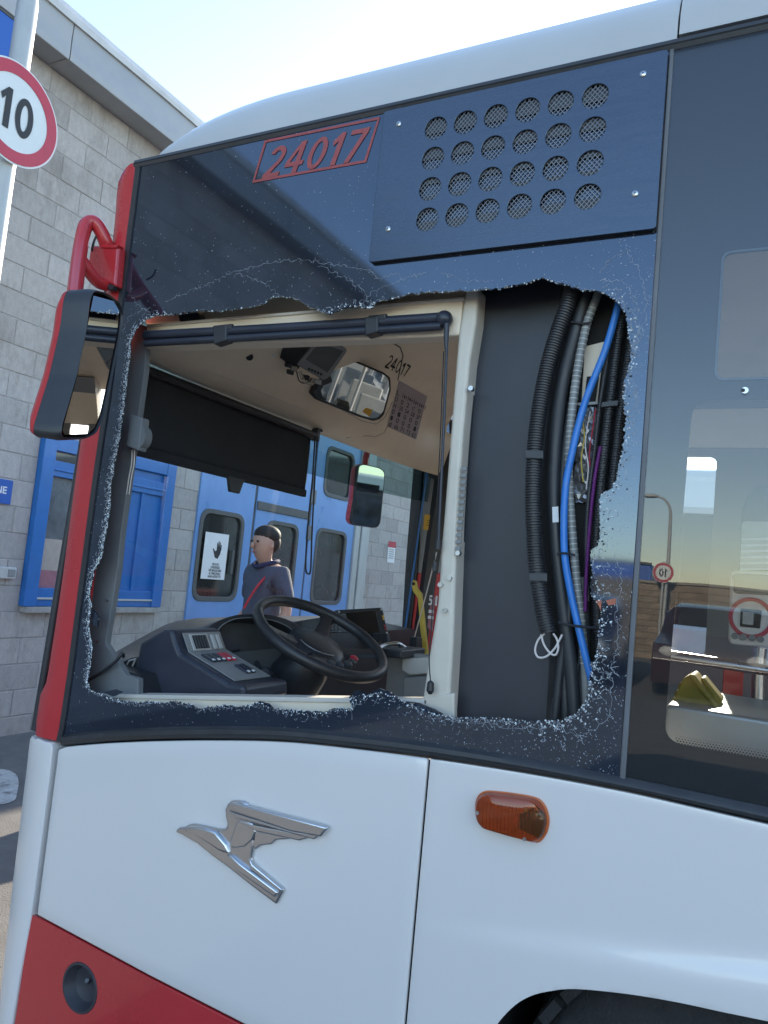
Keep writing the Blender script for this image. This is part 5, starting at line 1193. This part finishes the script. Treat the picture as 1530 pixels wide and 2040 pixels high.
# ================================================================== dashboard
YD = D+.15
con = pplate('side_console', [(266,1400),(268,1330),(277,1280),(324,1254),(343,1253),(350,1280),(359,1301),(455,1361),(487,1366),(487,1400)], YD, 'navy_plastic', bus, .20, .012, 3)
A, B2, C2, E2 = PY(346, 1262, YD), PY(359, 1302, YD), PY(453, 1361, YD), PY(487, 1366, YD)
def facet(name, a, c, y0, y1, m, par, u0=0, u1=1, off=.002, th=.003, bev=.001):
    d = c-a; n = Vector((0, 1, 0)).cross(d).normalized()
    if n.z < 0: n = -n
    p = a+d*u0; q = a+d*u1
    P = [Vector((p.x, YD+y0, p.z)), Vector((q.x, YD+y0, q.z)), Vector((q.x, YD+y1, q.z)), Vector((p.x, YD+y1, p.z))]
    b = MB(); b.prism([v+n*off for v in P], n*th); return obj(name, b, m, par, bevel=bev)
facet('console_inlay', A, B2, .03, .19, 'mid_grey', con, 0.02, 1)
facet('console_inlay', B2, C2, .03, .19, 'mid_grey', con, 0, 1)
av = facet('air_vent', A, B2, .05, .125, 'light_grey', con, .12, .95, .005, .003)
facet('vent_core', A, B2, .058, .117, 'ink', con, .2, .88, .008, .002)
for k_ in range(5): facet('vent_fin', A, B2, .062+k_*.011, .066+k_*.011, 'dark_grey', con, .2, .88, .010, .003)
for k_ in range(2): facet('vent_louvre', A, B2, .135+k_*.022, .150+k_*.022, 'light_grey', con, .2, .95, .006, .006, .002)
for k_ in range(5): facet('rocker_switch', B2, C2, .05+k_*.022, .067+k_*.022, 'sign_red' if k_ >= 3 else 'navy_plastic', con, .16, .42, .005, .006, .002)
for k_ in range(5): facet('switch_light', B2, C2, .054+k_*.022, .062+k_*.022, 'white_ink', con, .37, .41, .010, .003, 0)
for k_ in range(2): facet('rocker_switch', B2, C2, .11+k_*.022, .127+k_*.022, 'navy_plastic', con, .58, .86, .005, .006, .002)
for k_ in range(2): facet('switch_light', B2, C2, .114+k_*.022, .122+k_*.022, 'white_ink', con, .82, .86, .010, .003, 0)
pplate('card_holder', [(236,1322),(262,1310),(276,1308),(276,1336),(250,1343)], YD+.01, 'black_plastic', bus, .03, .003)
pplate('card_clip', [(246,1334),(256,1315),(270,1311),(262,1330)], YD+.004, 'light_grey', bus, .006, .001)
pplate('card_face', [(250,1331),(258,1317),(266,1315),(260,1328)], YD+.001, 'ink', bus, .004, .001)
# dash body under the windscreen
b = MB(); xd = -1.50
b.loft([[(ws_x(y, 1.0)+.05, y, .7), (ws_x(y, 1.0)+.05, y, 1.16+.10*min(1, max(0, (y-D-.3)/.35))), (ws_x(y, 1.0)+.14, y, 1.18+.10*min(1, max(0, (y-D-.3)/.35))), (xd+.02, y, 1.17+.085*min(1, max(0, (y-D-.3)/.35))), (xd+.05, y, 1.12), (xd+.02, y, .7)] for y in [D+.09+(BW-.75)*i/24 for i in range(25)]]); dash = obj('dashboard', b, 'black_plastic', bus, smooth=40)
# instrument binnacle
bn = Vector((.90, -.30, .32)).normalized(); bi0 = PY(470, 1290, D+.43)
ho = [(398,1290),(407,1258),(422,1244),(449,1230),(478,1223),(520,1222),(560,1228),(600,1245),(625,1285),(620,1420),(500,1420),(425,1335)]
hi_ = [(424,1291),(427,1269),(440,1247),(467,1233),(510,1231),(550,1238),(582,1254),(602,1288),(598,1410),(515,1410),(440,1320)]
tU = bn.cross(Vector((0, 0, 1))).normalized()*-1; tV = tU.cross(bn)*-1
def to2(p): q = p-bi0; return Vector((q.dot(tU), q.dot(tV)))
if tU.cross(tV).dot(bn) < 0: tU = -tU
ho2 = rounded2([to2(PN(*p, bi0, bn)) for p in ho], .03, 4); hi2 = rounded2([to2(PN(*p, bi0, bn)) for p in hi_], .03, 4)
bin_ = obj('instrument_binnacle', holed([ho2, hi2], bi0, tU, tV, .16, .004), 'black_plastic', bus)
b = MB(); b.add([bi0-bn*.07+tU*p.x+tV*p.y for p in hi2], [tuple(range(len(hi2)))]); obj('cluster_face', b, 'dark_grey', bin_)
lipi = [p*0.985 for p in hi2]
obj('binnacle_lip', holed([[p+(p-to2(PN(510,1320,bi0,bn)))*.02 for p in hi2], hi2], bi0+bn*.003, tU, tV, .004, .001), 'grey_trim', bin_)
nplate('cluster_screen', [(445,1302),(560,1290),(560,1362),(470,1372)], bi0-bn*.06, bn, 'screen_grey', bin_, .003, .001)
# steering wheel
wc_ = Vector((-1.262, 2.09, 1.281)); wn_ = Vector((.484, -.081, 1)).normalized(); Rm = .219
wu = Vector((0, 1, 0)); wu = (wu-wn_*wu.dot(wn_)).normalized(); wv = wn_.cross(wu)       # wu: to the right of the bus, wv: to the rear/front
def wpt(r_, a, h=0): return wc_+(wu*math.cos(a)+wv*math.sin(a))*r_+wn_*h
b = MB(); rings = []; ns = 72
for i in range(ns):
    a = 2*math.pi*i/ns; cdir = (wu*math.cos(a)+wv*math.sin(a)); rings.append([wc_+cdir*(Rm+.0168*math.cos(t*math.pi/6))+wn_*(.0168*math.sin(t*math.pi/6)*1.1) for t in range(12)])
b.loft(rings+[rings[0]], cap=False); swh = obj('steering_wheel', b, 'black_plastic', bus, smooth=70)
fr_ = math.atan2((-Vector((1, 0, 0))).dot(wv), (-Vector((1, 0, 0))).dot(wu))       # direction of the bus front in the wheel plane
for da in (-62, 62, 128, -128):
    a = fr_+R(da); side = (wu*-math.sin(a)+wv*math.cos(a)); rg = []
    for r_, w_, h in ((.05, .045, -.035), (.11, .034, -.030), (.17, .024, -.014), (.214, .030, -.002)):
        c = wpt(r_, a, h); rg.append([c-side*w_-wn_*.006, c-side*w_*.7+wn_*.009, c+side*w_*.7+wn_*.009, c+side*w_-wn_*.006, c-wn_*.016])
    b = MB(); b.loft(rg); obj('spoke', b, 'black_plastic', swh, smooth=60, bevel=.003)
b = MB(); hubp = [(.0, -.012), (.05, -.013), (.085, -.020), (.098, -.034), (.09, -.055), (.06, -.075)]
b.loft([[wpt(max(r_, .001), 2*math.pi*k_/30, h) for k_ in range(30)] for r_, h in hubp]); hub = obj('hub', b, 'black_plastic', swh, smooth=50)
b = MB(); rr3 = [wpt(.078, fr_+R(t), -.0165) for t in range(70, 170, 8)]; b.tube(rr3, .0016, 6); obj('hub_trim', b, 'satin_metal', swh)
for da, m_n in ((-150, 'sign_red'), (-165, 'dark_grey'), (-180, 'dark_grey'), (160, 'dark_grey'), (145, 'dark_grey')):
    c = wpt(.125, fr_+R(da), -.028); b = MB(); b.tube([c, c+wn_*.012, c+wn_*.016], [.014, .014, .009], 14); obj('wheel_button', b, m_n, swh, smooth=40)
col_d = (wc_-wn_*.06)
b = MB(); b.loft([[col_d+wu*(w_*math.cos(t*math.pi/6))+wv*(w2*math.sin(t*math.pi/6))-wn_*h+Vector((dx, 0, 0)) for t in range(12)] for w_, w2, h, dx in ((.06, .06, 0, 0), (.085, .085, .06, -.01), (.085, .10, .14, -.03), (.075, .09, .45, -.10))]); cl = obj('steering_column', b, 'black_plastic', bus, smooth=45)
yk = D+.52
arm([PY(497, 1300, yk+.10), PY(512, 1322, yk+.03), PY(520, 1334, yk)], .008, 'stalk_rod', 'dark_grey', cl, 4, 10)
kb = PY(527, 1340, yk-.02); ke = PY(560, 1386, yk+.12)
b = MB(); dk = (ke-kb).normalized(); b.tube([kb-dk*.002, kb+dk*.004, kb+dk*.03, ke, ke+dk*.08], [.015, .021, .022, .024, .03], 18); sk_ = obj('stalk_knob', b, 'navy_plastic', cl, smooth=35)
b = MB(); b.tube([kb-dk*.006, kb+dk*.002], .014, 18); obj('knob_button', b, 'dark_grey', sk_, smooth=30)
pplate('column_shroud', [(540,1380),(575,1352),(600,1400),(530,1400)], yk+.1, 'black_plastic', cl, .1, .01)
# dash monitor
n3 = Vector((.82, -.52, .22)).normalized(); dm0 = PX(720, 1245, -1.50)
dmn = nplate('dash_monitor', [(671,1215),(762,1210),(774,1266),(683,1279)], dm0, n3, 'black_plastic', bus, .035, .004, .006)
nplate('monitor_screen', [(684,1222),(748,1217),(757,1259),(692,1268)], dm0, n3, 'screen', dmn, .003, .001, 0, .0015)
for p, m_n in (((762, 1228), 'yellow_sticker'), ((763, 1233), 'yellow_sticker'), ((766, 1247), 'sign_red'), ((768, 1253), 'sign_red'), ((675, 1219), 'light_grey'), ((759, 1214), 'light_grey'), ((770, 1261), 'light_grey')):
    nplate('monitor_key', [(p[0]-1.5, p[1]-2), (p[0]+1.5, p[1]-2), (p[0]+2, p[1]+2), (p[0]-1, p[1]+2)], dm0, n3, m_n, dmn, .003, 0, 0, .003)
pplate('monitor_stand', [(742,1262),(772,1262),(776,1290),(764,1292),(758,1272),(750,1288),(742,1284)], dm0.y+.03, 'black_plastic', dmn, .02, .003)
rw_ = [PX(*p, -1.55) for p in ((560,1232),(690,1216),(700,1262),(560,1270))]
nplate('radio_panel', [(600,1236),(690,1222),(702,1275),(600,1285)], PX(650, 1250, -1.52), Vector((.95, -.2, .25)).normalized(), 'black_plastic', dash, .05, .004)
for k_ in range(3): nplate('radio_slot', [(586+k_*6, 1262), (589+k_*6, 1261), (593+k_*6, 1274), (590+k_*6, 1275)], PX(650, 1250, -1.52), Vector((.95, -.2, .25)).normalized(), 'mid_grey', dash, .003, 0, 0, .004)
for r_ in range(3):
    for k_ in range(5): nplate('radio_key', [(645+k_*7, 1246+r_*7-k_*1), (649+k_*7, 1245.5+r_*7-k_*1), (650+k_*7, 1250+r_*7-k_*1), (646+k_*7, 1250.5+r_*7-k_*1)], PX(650, 1250, -1.52), Vector((.95, -.2, .25)).normalized(), 'grey_trim', dash, .003, .0005, 0, .004)
# cab door / ticket desk beyond the wheel
cdr = pplate('cab_door', [(774,1297),(857,1306),(862,1460),(760,1460)], D+1.0, 'mid_grey', bus, .05, .006)
pplate('cab_door_shelf', [(800,1312),(858,1309),(857,1342),(815,1345),(800,1336)], D+.97, 'light_grey', cdr, .03, .006)
pplate('cab_door_pocket', [(803,1350),(856,1346),(850,1392),(800,1392)], D+.97, 'mid_grey', cdr, .03, .008)
pplate('cab_desk', [(752,1290),(800,1296),(800,1312),(765,1310)], D+.9, 'black_plastic', cdr, .2, .004)
arm([PY(745, 1300, D+.85), PY(765, 1286, D+.95), PY(790, 1282, D+1.0), PY(806, 1290, D+1.05)], .008, 'desk_rail', 'satin_metal', cdr, 6, 8)
# far door leaf with its fittings
YL = YF-.06
dl = pplate('far_door_leaf', [(842,880),(1065,880),(1065,1142),(829,1142)], YL, 'bezel_grey', bus, .03, .004)  # leaf and lower panel extended unseen behind the post, to shade the steering hub
pplate('door_lower_panel', [(829,1142),(1065,1142),(1065,1420),(806,1420)], YL-.002, 'red_paint', dl, .03, .004)
pplate('door_edge', [(828,870),(845,870),(830,1142),(811,1310),(800,1420),(788,1420),(797,1304),(808,1116)], YL-.02, 'black_plastic', dl, .05, .006)
pplate('door_salmon_strip', [(842,890),(895,908),(895,915),(846,899)], YL-.01, 'paper_tan', dl, .01, .002)
pplate('handle_box', [(849,914),(882,918),(880,950),(866,956),(852,948)], YL-.04, 'black_plastic', dl, .04, .006)
ys = pplate('yellow_sticker', [(846,1024),(867,1028),(864,1058),(843,1055)], YL-.006, 'yellow_sticker', dl, .003, .0, 2, .004)
for k_ in range(3): pplate('sticker_line', [(851+k_*-.5, 1036+k_*4.5), (861-k_*.5, 1038+k_*4.5), (861-k_*.5, 1039.2+k_*4.5), (851-k_*.5, 1037.2+k_*4.5)], YL-.008, 'ink', dl, .001, 0)
ps = pplate('pink_sticker', [(847,1188),(868,1190),(862,1258),(846,1245)], YL-.008, 'paper_rose', dl, .003, 0)
q = PY(850, 1204, YL-.012); obj('sticker_number', text_mesh('510', q, US, VS, .075, bold=.002), 'white_ink', dl)
for k_ in range(2): pplate('sticker_bar', [(851,1214+k_*12),(864,1216+k_*12),(863,1222+k_*12),(851,1220+k_*12)], YL-.010, 'white_ink', dl, .001, 0)
lv = pplate('yellow_lever', [(819,1162),(823,1155),(828,1158),(830,1171),(839,1183),(844,1230),(852,1307),(843,1307),(836,1245),(832,1192),(822,1177)], D+1.7, 'yellow_paint', bus, .02, .003)
q = PY(824, 1163, D+1.698); b = MB(); b.tube([q, q+Vector((0, -.003, 0))], .008, 10); obj('lever_hole', b, 'ink', lv)
pplate('black_post', [(816,1268),(832,1270),(832,1320),(814,1320)], D+1.6, 'black_plastic', bus, .05, .005)
arm([PY(870, 1100, D+1.2), PY(850, 1180, D+1.3), PY(826, 1268, D+1.5)], .003, 'pale_cord', 'white_cable', bus, 3, 6)
# ================================================================== body shell
b = MB(); b.span((-1.62, D+.1, .30), (XR-.05, YF-.05, .36)); obj('bus_floor', b, 'floor_vinyl', bus)
b = MB(); b.span((-1.72, D+.07, 2.475), (XR-.05, YF-.04, 2.50)); obj('ceiling', b, 'beige', bus)
for x in (-.95, -.35, .35): b = MB(); b.span((x-.004, D+.5, 2.470), (x+.004, YF-.4, 2.4748)); obj('ceiling_joint', b, 'ink', bus)
b = MB(); b.prism([(-1.2, YF-.42, 2.474), (-1.2, YF-.05, 2.26), (-1.2, YF-.02, 2.26), (-1.2, YF-.02, 2.474)], (XR+1.1, 0, 0)); cov = obj('far_coving', b, 'beige', bus)
b = MB(); b.prism([(-1.2, YF-.40, 2.455), (-1.2, YF-.30, 2.395), (-1.2, YF-.305, 2.388), (-1.2, YF-.41, 2.448)], (XR+1.0, 0, 0)); obj('coving_lamp', b, 'bezel_grey', cov)
fw_ = [(-.92, -.25), (-.02, 1.25), (1.45, 2.7), (2.9, 4.1), (4.3, 5.5), (5.7, 7.1), (7.3, 8.4)]
fz0, fz1 = 1.25, 2.22
def frect(a, c): return [(p.x, p.y) for p in rounded2([Vector((a, fz0)), Vector((c, fz0)), Vector((c, fz1)), Vector((a, fz1))], .04, 4)]
obj('far_side_wall', holed([[(-1.05, .3), (XR-.02, .3), (XR-.02, 2.52), (-1.05, 2.52)]]+[frect(*f) for f in fw_], (0, YF-.05, 0), US, VS, .05), 'lining', bus)
for f in fw_: obj('far_window_pane', holed([[(f[0]-.03, fz0-.03), (f[1]+.03, fz0-.03), (f[1]+.03, fz1+.03), (f[0]-.03, fz1+.03)]], (0, YF+.003, 0), US, VS, .004), 'far_glass', bus)
b = MB(); b.span((XR-.03, D+.02, .3), (XR, YF, 2.55)); obj('rear_wall', b, 'dark_grey', bus)
b = MB(); b.span((XR-.04, D+.5, 1.35), (XR-.035, YF-.5, 2.15)); obj('rear_window', b, 'light_grey', bus, bevel=.003)
def seat(x, y):
    b = MB(); b.span((x, y, .72), (x+.42, y+.42, .80)); s0 = obj('saloon_seat', b, 'mid_grey', bus, bevel=.03)
    b = MB(); b.prism([(x+.36, y+.01, .78), (x+.44, y+.01, .78), (x+.54, y+.01, 1.42), (x+.48, y+.01, 1.44)], (0, .40, 0)); obj('seat_back', b, 'mid_grey', s0, bevel=.02)
    b = MB(); b.span((x+.15, y+.15, .36), (x+.25, y+.25, .72)); obj('seat_leg', b, 'dark_grey', s0)
for x in (2.4, 3.3, 4.2, 5.1, 6.0, 6.9):
    for y in (D+.16, YF-.62): seat(x, y)
for x, y in ((1.3, D+.75), (1.3, YF-.75), (3.2, D+.7), (3.2, YF-.75), (5.0, D+.7), (5.0, YF-.75)): arm([(x, y, .36), (x, y, 1.4), (x, y, 2.47)], .018, 'grab_pole', 'bezel_grey', bus, 2, 10)
for y in (D+.7, YF-.72): arm([(1.0, y, 2.12), (4, y, 2.12), (7.5, y, 2.12)], .018, 'ceiling_rail', 'bezel_grey', bus, 2, 10)
# saloon fittings seen through the passenger pane
YV = D+1.15
arm([PY(1330, 1305, YV), PY(1530, 1336, YV), PY(1700, 1362, YV)], .017, 'handrail', 'satin_metal', bus, 3, 14)
arm([PY(1515, 1290, YV+.02), PY(1512, 1325, YV+.02), PY(1508, 1500, YV+.02)], .02, 'rail_post', 'chrome', bus, 3, 14)
vd = pplate('ticket_validator', [(1455,1136),(1535,1138),(1640,1150),(1640,1300),(1450,1283)], YV-.05, 'validator_white', bus, .1, .01, 3, .02)
pplate('validator_window', [(1460,1142),(1620,1150),(1610,1186),(1600,1190),(1462,1182)], YV-.055, 'screen_grey', vd, .006, .002, 2, .01)
c = PY(1496, 1231, YV-.056); n_r = [(c.x+.062*math.cos(t*math.pi/16), c.z+.062*math.sin(t*math.pi/16)) for t in range(32)]; n_i = [(c.x+.050*math.cos(t*math.pi/16), c.z+.050*math.sin(t*math.pi/16)) for t in range(32)]
obj('red_ring', holed([n_r, n_i], (0, YV-.054, 0), US, VS, .003), 'sign_red', vd)
pplate('validator_display', [(1476,1212),(1518,1216),(1514,1252),(1474,1248)], YV-.056, 'screen', vd, .004, .001)
pplate('display_paper', [(1480,1219),(1502,1221),(1500,1245),(1479,1243)], YV-.058, 'light_grey', vd, .002, 0)
for k_ in range(4): q = PY(1464+k_*17, 1267+k_*2.2, YV-.052); b = MB(); b.tube([q, q+Vector((0, -.006, 0))], .010, 12); obj('validator_button', b, 'mid_grey', vd)
vh = pplate('validator_hood', [(1472,1138),(1478,1010),(1488,985),(1510,968),(1560,960),(1640,980),(1640,1140)], YV-.0, 'dark_grey', bus, .08, .01, 3)
pplate('hood_window', [(1478,1040),(1488,1038),(1600,1040),(1600,1136),(1473,1134)], YV-.004, 'light_grey', vh, .006, .002, 2, .008)
for k_ in range(6): pplate('hood_sun_glint', [(1478-k_*.8, 1072+k_*12), (1560, 1070+k_*12), (1560, 1075+k_*12), (1477-k_*.8, 1077+k_*12)], YV-.010, 'white_ink', vh, .004, .001)  # sun glints through blinds, put in as white bars
ld = pplate('saloon_ledge', [(1326,1403),(1345,1404),(1700,1462),(1700,1600),(1310,1560)], D+.35, 'stainless', bus, .4, .01, 3)
rd = pplate('red_stanchion_panel', [(1442,1325),(1482,1333),(1474,1480),(1432,1470)], YV+.5, 'red_paint', bus, .02, .003)
# yellow wheel chocks standing on the ledge inside
ck_ = empty('wheel_chock', PY(1380, 1412, D+.5), 'pair of yellow ribbed wheel chocks lying inside the bus behind the passenger window', 'wheel chock')
YC = D+.44
wch = [(1336,1406),(1352,1372),(1360,1352),(1378,1343),(1384,1345),(1440,1418)]
pplate('chock_body', wch, YC, 'chock_yellow', ck_, .12, .006)
for p in ((1340, 1398), (1347, 1383), (1354, 1368)): pplate('chock_tooth', [(p[0]-5, p[1]), (p[0]+2, p[1]-9), (p[0]+4, p[1]-2), (p[0], p[1]+6)], YC+.01, 'chock_yellow', ck_, .1, .002)
pplate('chock_rib', [(1372,1346),(1378,1343),(1436,1416),(1428,1416)], YC-.008, 'chock_yellow', ck_, .01, .002)
pplate('chock_plate', [(1394,1352),(1402,1349),(1440,1396),(1432,1412)], YC+.03, 'chock_yellow', ck_, .08, .005)
# ================================================================== what stands around: other buses, car, walls, lamp (seen in glass and mirrors)
def make_bus():
    root = empty('parked_bus', (0, 0, 0)); L, W_, H_ = 10.5, 2.5, 2.95
    def bx(name, a, c, m, par=root, bevel=0): b = MB(); b.span(a, c); return obj(name, b, m, par, bevel=bevel)
    bx('lower_body', (0, 0, .55), (L, W_, 1.28), 'white_paint', root, .05); bx('red_skirt', (.01, -.004, .28), (L-.01, W_+.004, .60), 'red_paint', root, .04)
    bx('pillar_band', (.03, .02, 1.27), (L-.03, W_-.02, 2.45), 'frit_back', root); bx('roof', (.0, .0, 2.44), (L, W_, H_), 'white_paint', root, .09)
    for s, y in ((0, .012), (1, W_-.012)):
        for i in range(6): bx('window_pane', (.9+i*1.55, y-.008, 1.36), (2.32+i*1.55, y+.008, 2.36), 'dark_pane', root)
        for xx in (2.7, 8.0):
            b = MB(); c = Vector((xx, .02 if s == 0 else W_-.28, .47)); b.loft([[(c.x+r_*math.cos(k_*math.pi/12), c.y+yy, c.z+r_*math.sin(k_*math.pi/12)) for k_ in range(24)] for yy, r_ in ((-.025, .2), (-.03, .3), (-.03, .45), (.0, .47), (.26, .47), (.29, .42), (.29, .2))]); obj('wheel', b, 'tyre', root, smooth=40)
    bx('windscreen', (-.02, .12, .95), (.03, W_-.12, 2.3), 'dark_pane', root, .02); bx('front_mask', (-.03, .06, .3), (.04, W_-.06, .92), 'red_paint', root, .03)
    for y in (.2, W_-.5): bx('headlight', (-.045, y, .62), (-.02, y+.3, .78), 'light_grey', root, .02)
    bx('destination_sign', (-.015, .3, 2.36), (.02, W_-.3, 2.62), 'screen', root, .01)
    return root
pb0 = make_bus()
places = [((-1.2, 8.6, 0), 0, 'white and red bus parked on the far side, seen through the passenger windows'), ((19.0, 5.6, 0), 4, 'white and red bus parked farther back, seen in the far door mirror'), ((8.0, -9.5, 0), 4, 'white and red bus parked behind the photographer, seen only in reflections'), ((17.0, 9.5, 0), 20, 'white and red bus parked at the back of the yard, seen in the mirror')]
for i, (loc, a, lb) in enumerate(places):
    o = pb0 if i == 0 else copy_tree(pb0); o.location = loc; o.rotation_euler = (0, 0, R(a)); tag(o, lb, 'bus', 'other buses parked in the yard')
# dark car behind the photographer
def make_car(loc, rz, lb, mt):
    root = empty('parked_car', (0, 0, 0), lb, 'car', 'cars parked behind the photographer')
    prf = [(-2.1, .25), (-2.15, .6), (-2.05, .82), (-1.2, .95), (-.65, 1.42), (.2, 1.50), (1.2, 1.45), (1.85, 1.0), (2.1, .9), (2.12, .3)]
    b = MB(); b.loft([[(x, y, z if z < .96 else .95+(z-.95)*k_) for x, z in prf] for y, k_ in ((-.86, .1), (-.84, .7), (-.70, 1), (.70, 1), (.84, .7), (.86, .1))]); obj('body', b, mt, root, smooth=50, bevel=.04)
    for x0, x1, z0, z1 in ((-1.12, -.66, .98, 1.40),): b = MB(); b.prism([(x0, -.62, z0), (x1, -.58, z1), (x1, .58, z1), (x0, .62, z0)], (-.03, 0, .03)); obj('windscreen', b, 'dark_pane', root)
    for y in (-.855, .855):
        b = MB(); b.span((-.6, y-.01, .98), (1.2, y+.01, 1.34)); obj('side_window', b, 'dark_pane', root)
        for x in (-1.35, 1.3): b = MB(); b.loft([[(x+r_*math.cos(k_*math.pi/10), y+yy*(1 if y > 0 else -1), .32+r_*math.sin(k_*math.pi/10)) for k_ in range(20)] for yy, r_ in ((.02, .18), (.03, .3), (-.15, .32))]); obj('wheel', b, 'tyre', root)
    for y in (-.62, .62): b = MB(); b.sphere((-2.08, y, .72), .13, 10, 6, (.5, 1.2, .7)); obj('headlight', b, 'light_grey', root, smooth=50)
    root.location = loc; root.rotation_euler = (0, 0, rz); return root
make_car((-3.2, -11.5, 0), R(-95), 'dark parked car beside the lamp, reflected in the passenger window', 'car_paint')
make_car((-.7, -11.8, 0), R(-90), 'dark red parked car reflected in the passenger window', 'car_red')
make_car((-5.7, -11.6, 0), R(-92), 'dark parked car farthest from the bus rear, reflected beside the broken rim', 'car_paint')
# tuff stone yard wall behind the photographer
yw = empty('stone_yard_wall', (0, -17.5, 0), 'yellow-brown stone block yard wall reflected in the passenger window', 'wall')
b = MB(); b.span((-12, -18, 0), (20, -17.52, 1.95)); obj('wall_core', b, 'tuff_mortar', yw)
b = MB(); b.span((-12, -18.05, 1.95), (20, -17.45, 2.02)); obj('coping', b, 'tuff_mortar', yw, bevel=.01)
sm = MB(); sm.box((0, 0, 0), (.345, .05, .148)); sme = sm.mesh('stone'); sme.materials.append(MAT['tuff'])
rs_ = MB()
for r_ in range(12):
    for c_ in range(20): o = link('stone', sme, None, yw); o.location = (-5.0+c_*.36+(.18 if r_ % 2 else 0), -17.515+random.uniform(-.004, .004), .08+r_*.16)
    for c_ in list(range(-19, 0))+list(range(20, 68)): rs_.box((-5.0+c_*.36+(.18 if r_ % 2 else 0), -17.515, .08+r_*.16), (.345, .05, .148))
tag(obj('stone_courses', rs_, 'tuff', yw), kind='stuff')
bc = empty('blue_container', (-6, -22, 0), 'blue steel container standing behind the stone yard wall', 'container')
b = MB(); b.span((-9.5, -24, 0), (-3.2, -21.5, 2.6)); obj('box', b, 'blue_sign', bc, bevel=.03)
for i in range(14): b = MB(); b.span((-9.3+i*.44, -21.5, .15), (-9.1+i*.44, -21.46, 2.45)); obj('rib', b, 'blue_sign', bc)
b = MB(); b.span((-9.5, -21.52, 2.6), (-3.2, -21.4, 2.66)); obj('top_rail', b, 'gasket', bc)
# lamp post and second speed sign, mirrored in the glass
lpst = empty('street_lamp', (-2.25, -17.1, 0), 'tall curved street lamp reflected in the passenger window', 'street lamp')
b = MB(); b.tube(smooth_path([(-2.25, -17.1, 0), (-2.25, -17.1, 2), (-2.25, -17.1, 3.5), (-2.29, -17.1, 3.85), (-2.42, -17.1, 4.05), (-2.62, -17.1, 4.14)], 6), lambda t: .05-.025*t, 12); obj('pole', b, 'galvanised', lpst, smooth=50)
b = MB(); b.sphere((-2.78, -17.1, 4.15), .2, 12, 8, (1, .5, .28)); obj('lamp_head', b, 'light_grey', lpst, smooth=50)
s2 = empty('speed_limit_sign', (-2.33, -17.0, 0), 'second round 10 speed limit sign, visible only as a reflection beside the street lamp', 'road sign')
b = MB(); b.tube([(-2.33, -17.0, 0), (-2.33, -17.0, 2.5)], .03, 12); obj('pole', b, 'galvanised', s2, smooth=50)
speed_sign(s2, Vector((-2.33, -16.94, 2.23)), (0, 1, 0), 0.5)
# pale hall beyond the far side
ph = empty('pale_hall', (0, 30, 0), 'pale industrial hall with a sloping roof beyond the parked bus, seen through the bus', 'building')
b = MB(); b.prism([(-14, 28, 0), (16, 28, 0), (16, 28, 7.0), (-14, 28, 4.2)], (0, 14, 0)); obj('wall', b, 'pale_wall', ph)
b = MB(); b.prism([(-14.2, 27.8, 4.2), (16.2, 27.8, 7.0), (16.2, 27.8, 7.25), (-14.2, 27.8, 4.45)], (0, 14.4, 0)); obj('roof', b, 'flashing', ph)
for i in range(9): b = MB(); b.span((-12+i*3.1, 27.97, 0), (-11.94+i*3.1, 28, 4.0)); obj('panel_joint', b, 'mid_grey', ph)
for i in range(5): b = MB(); b.span((-10+i*5, 27.96, 2.2), (-8.6+i*5, 28.01, 3.2)); obj('window', b, 'dark_pane', ph)
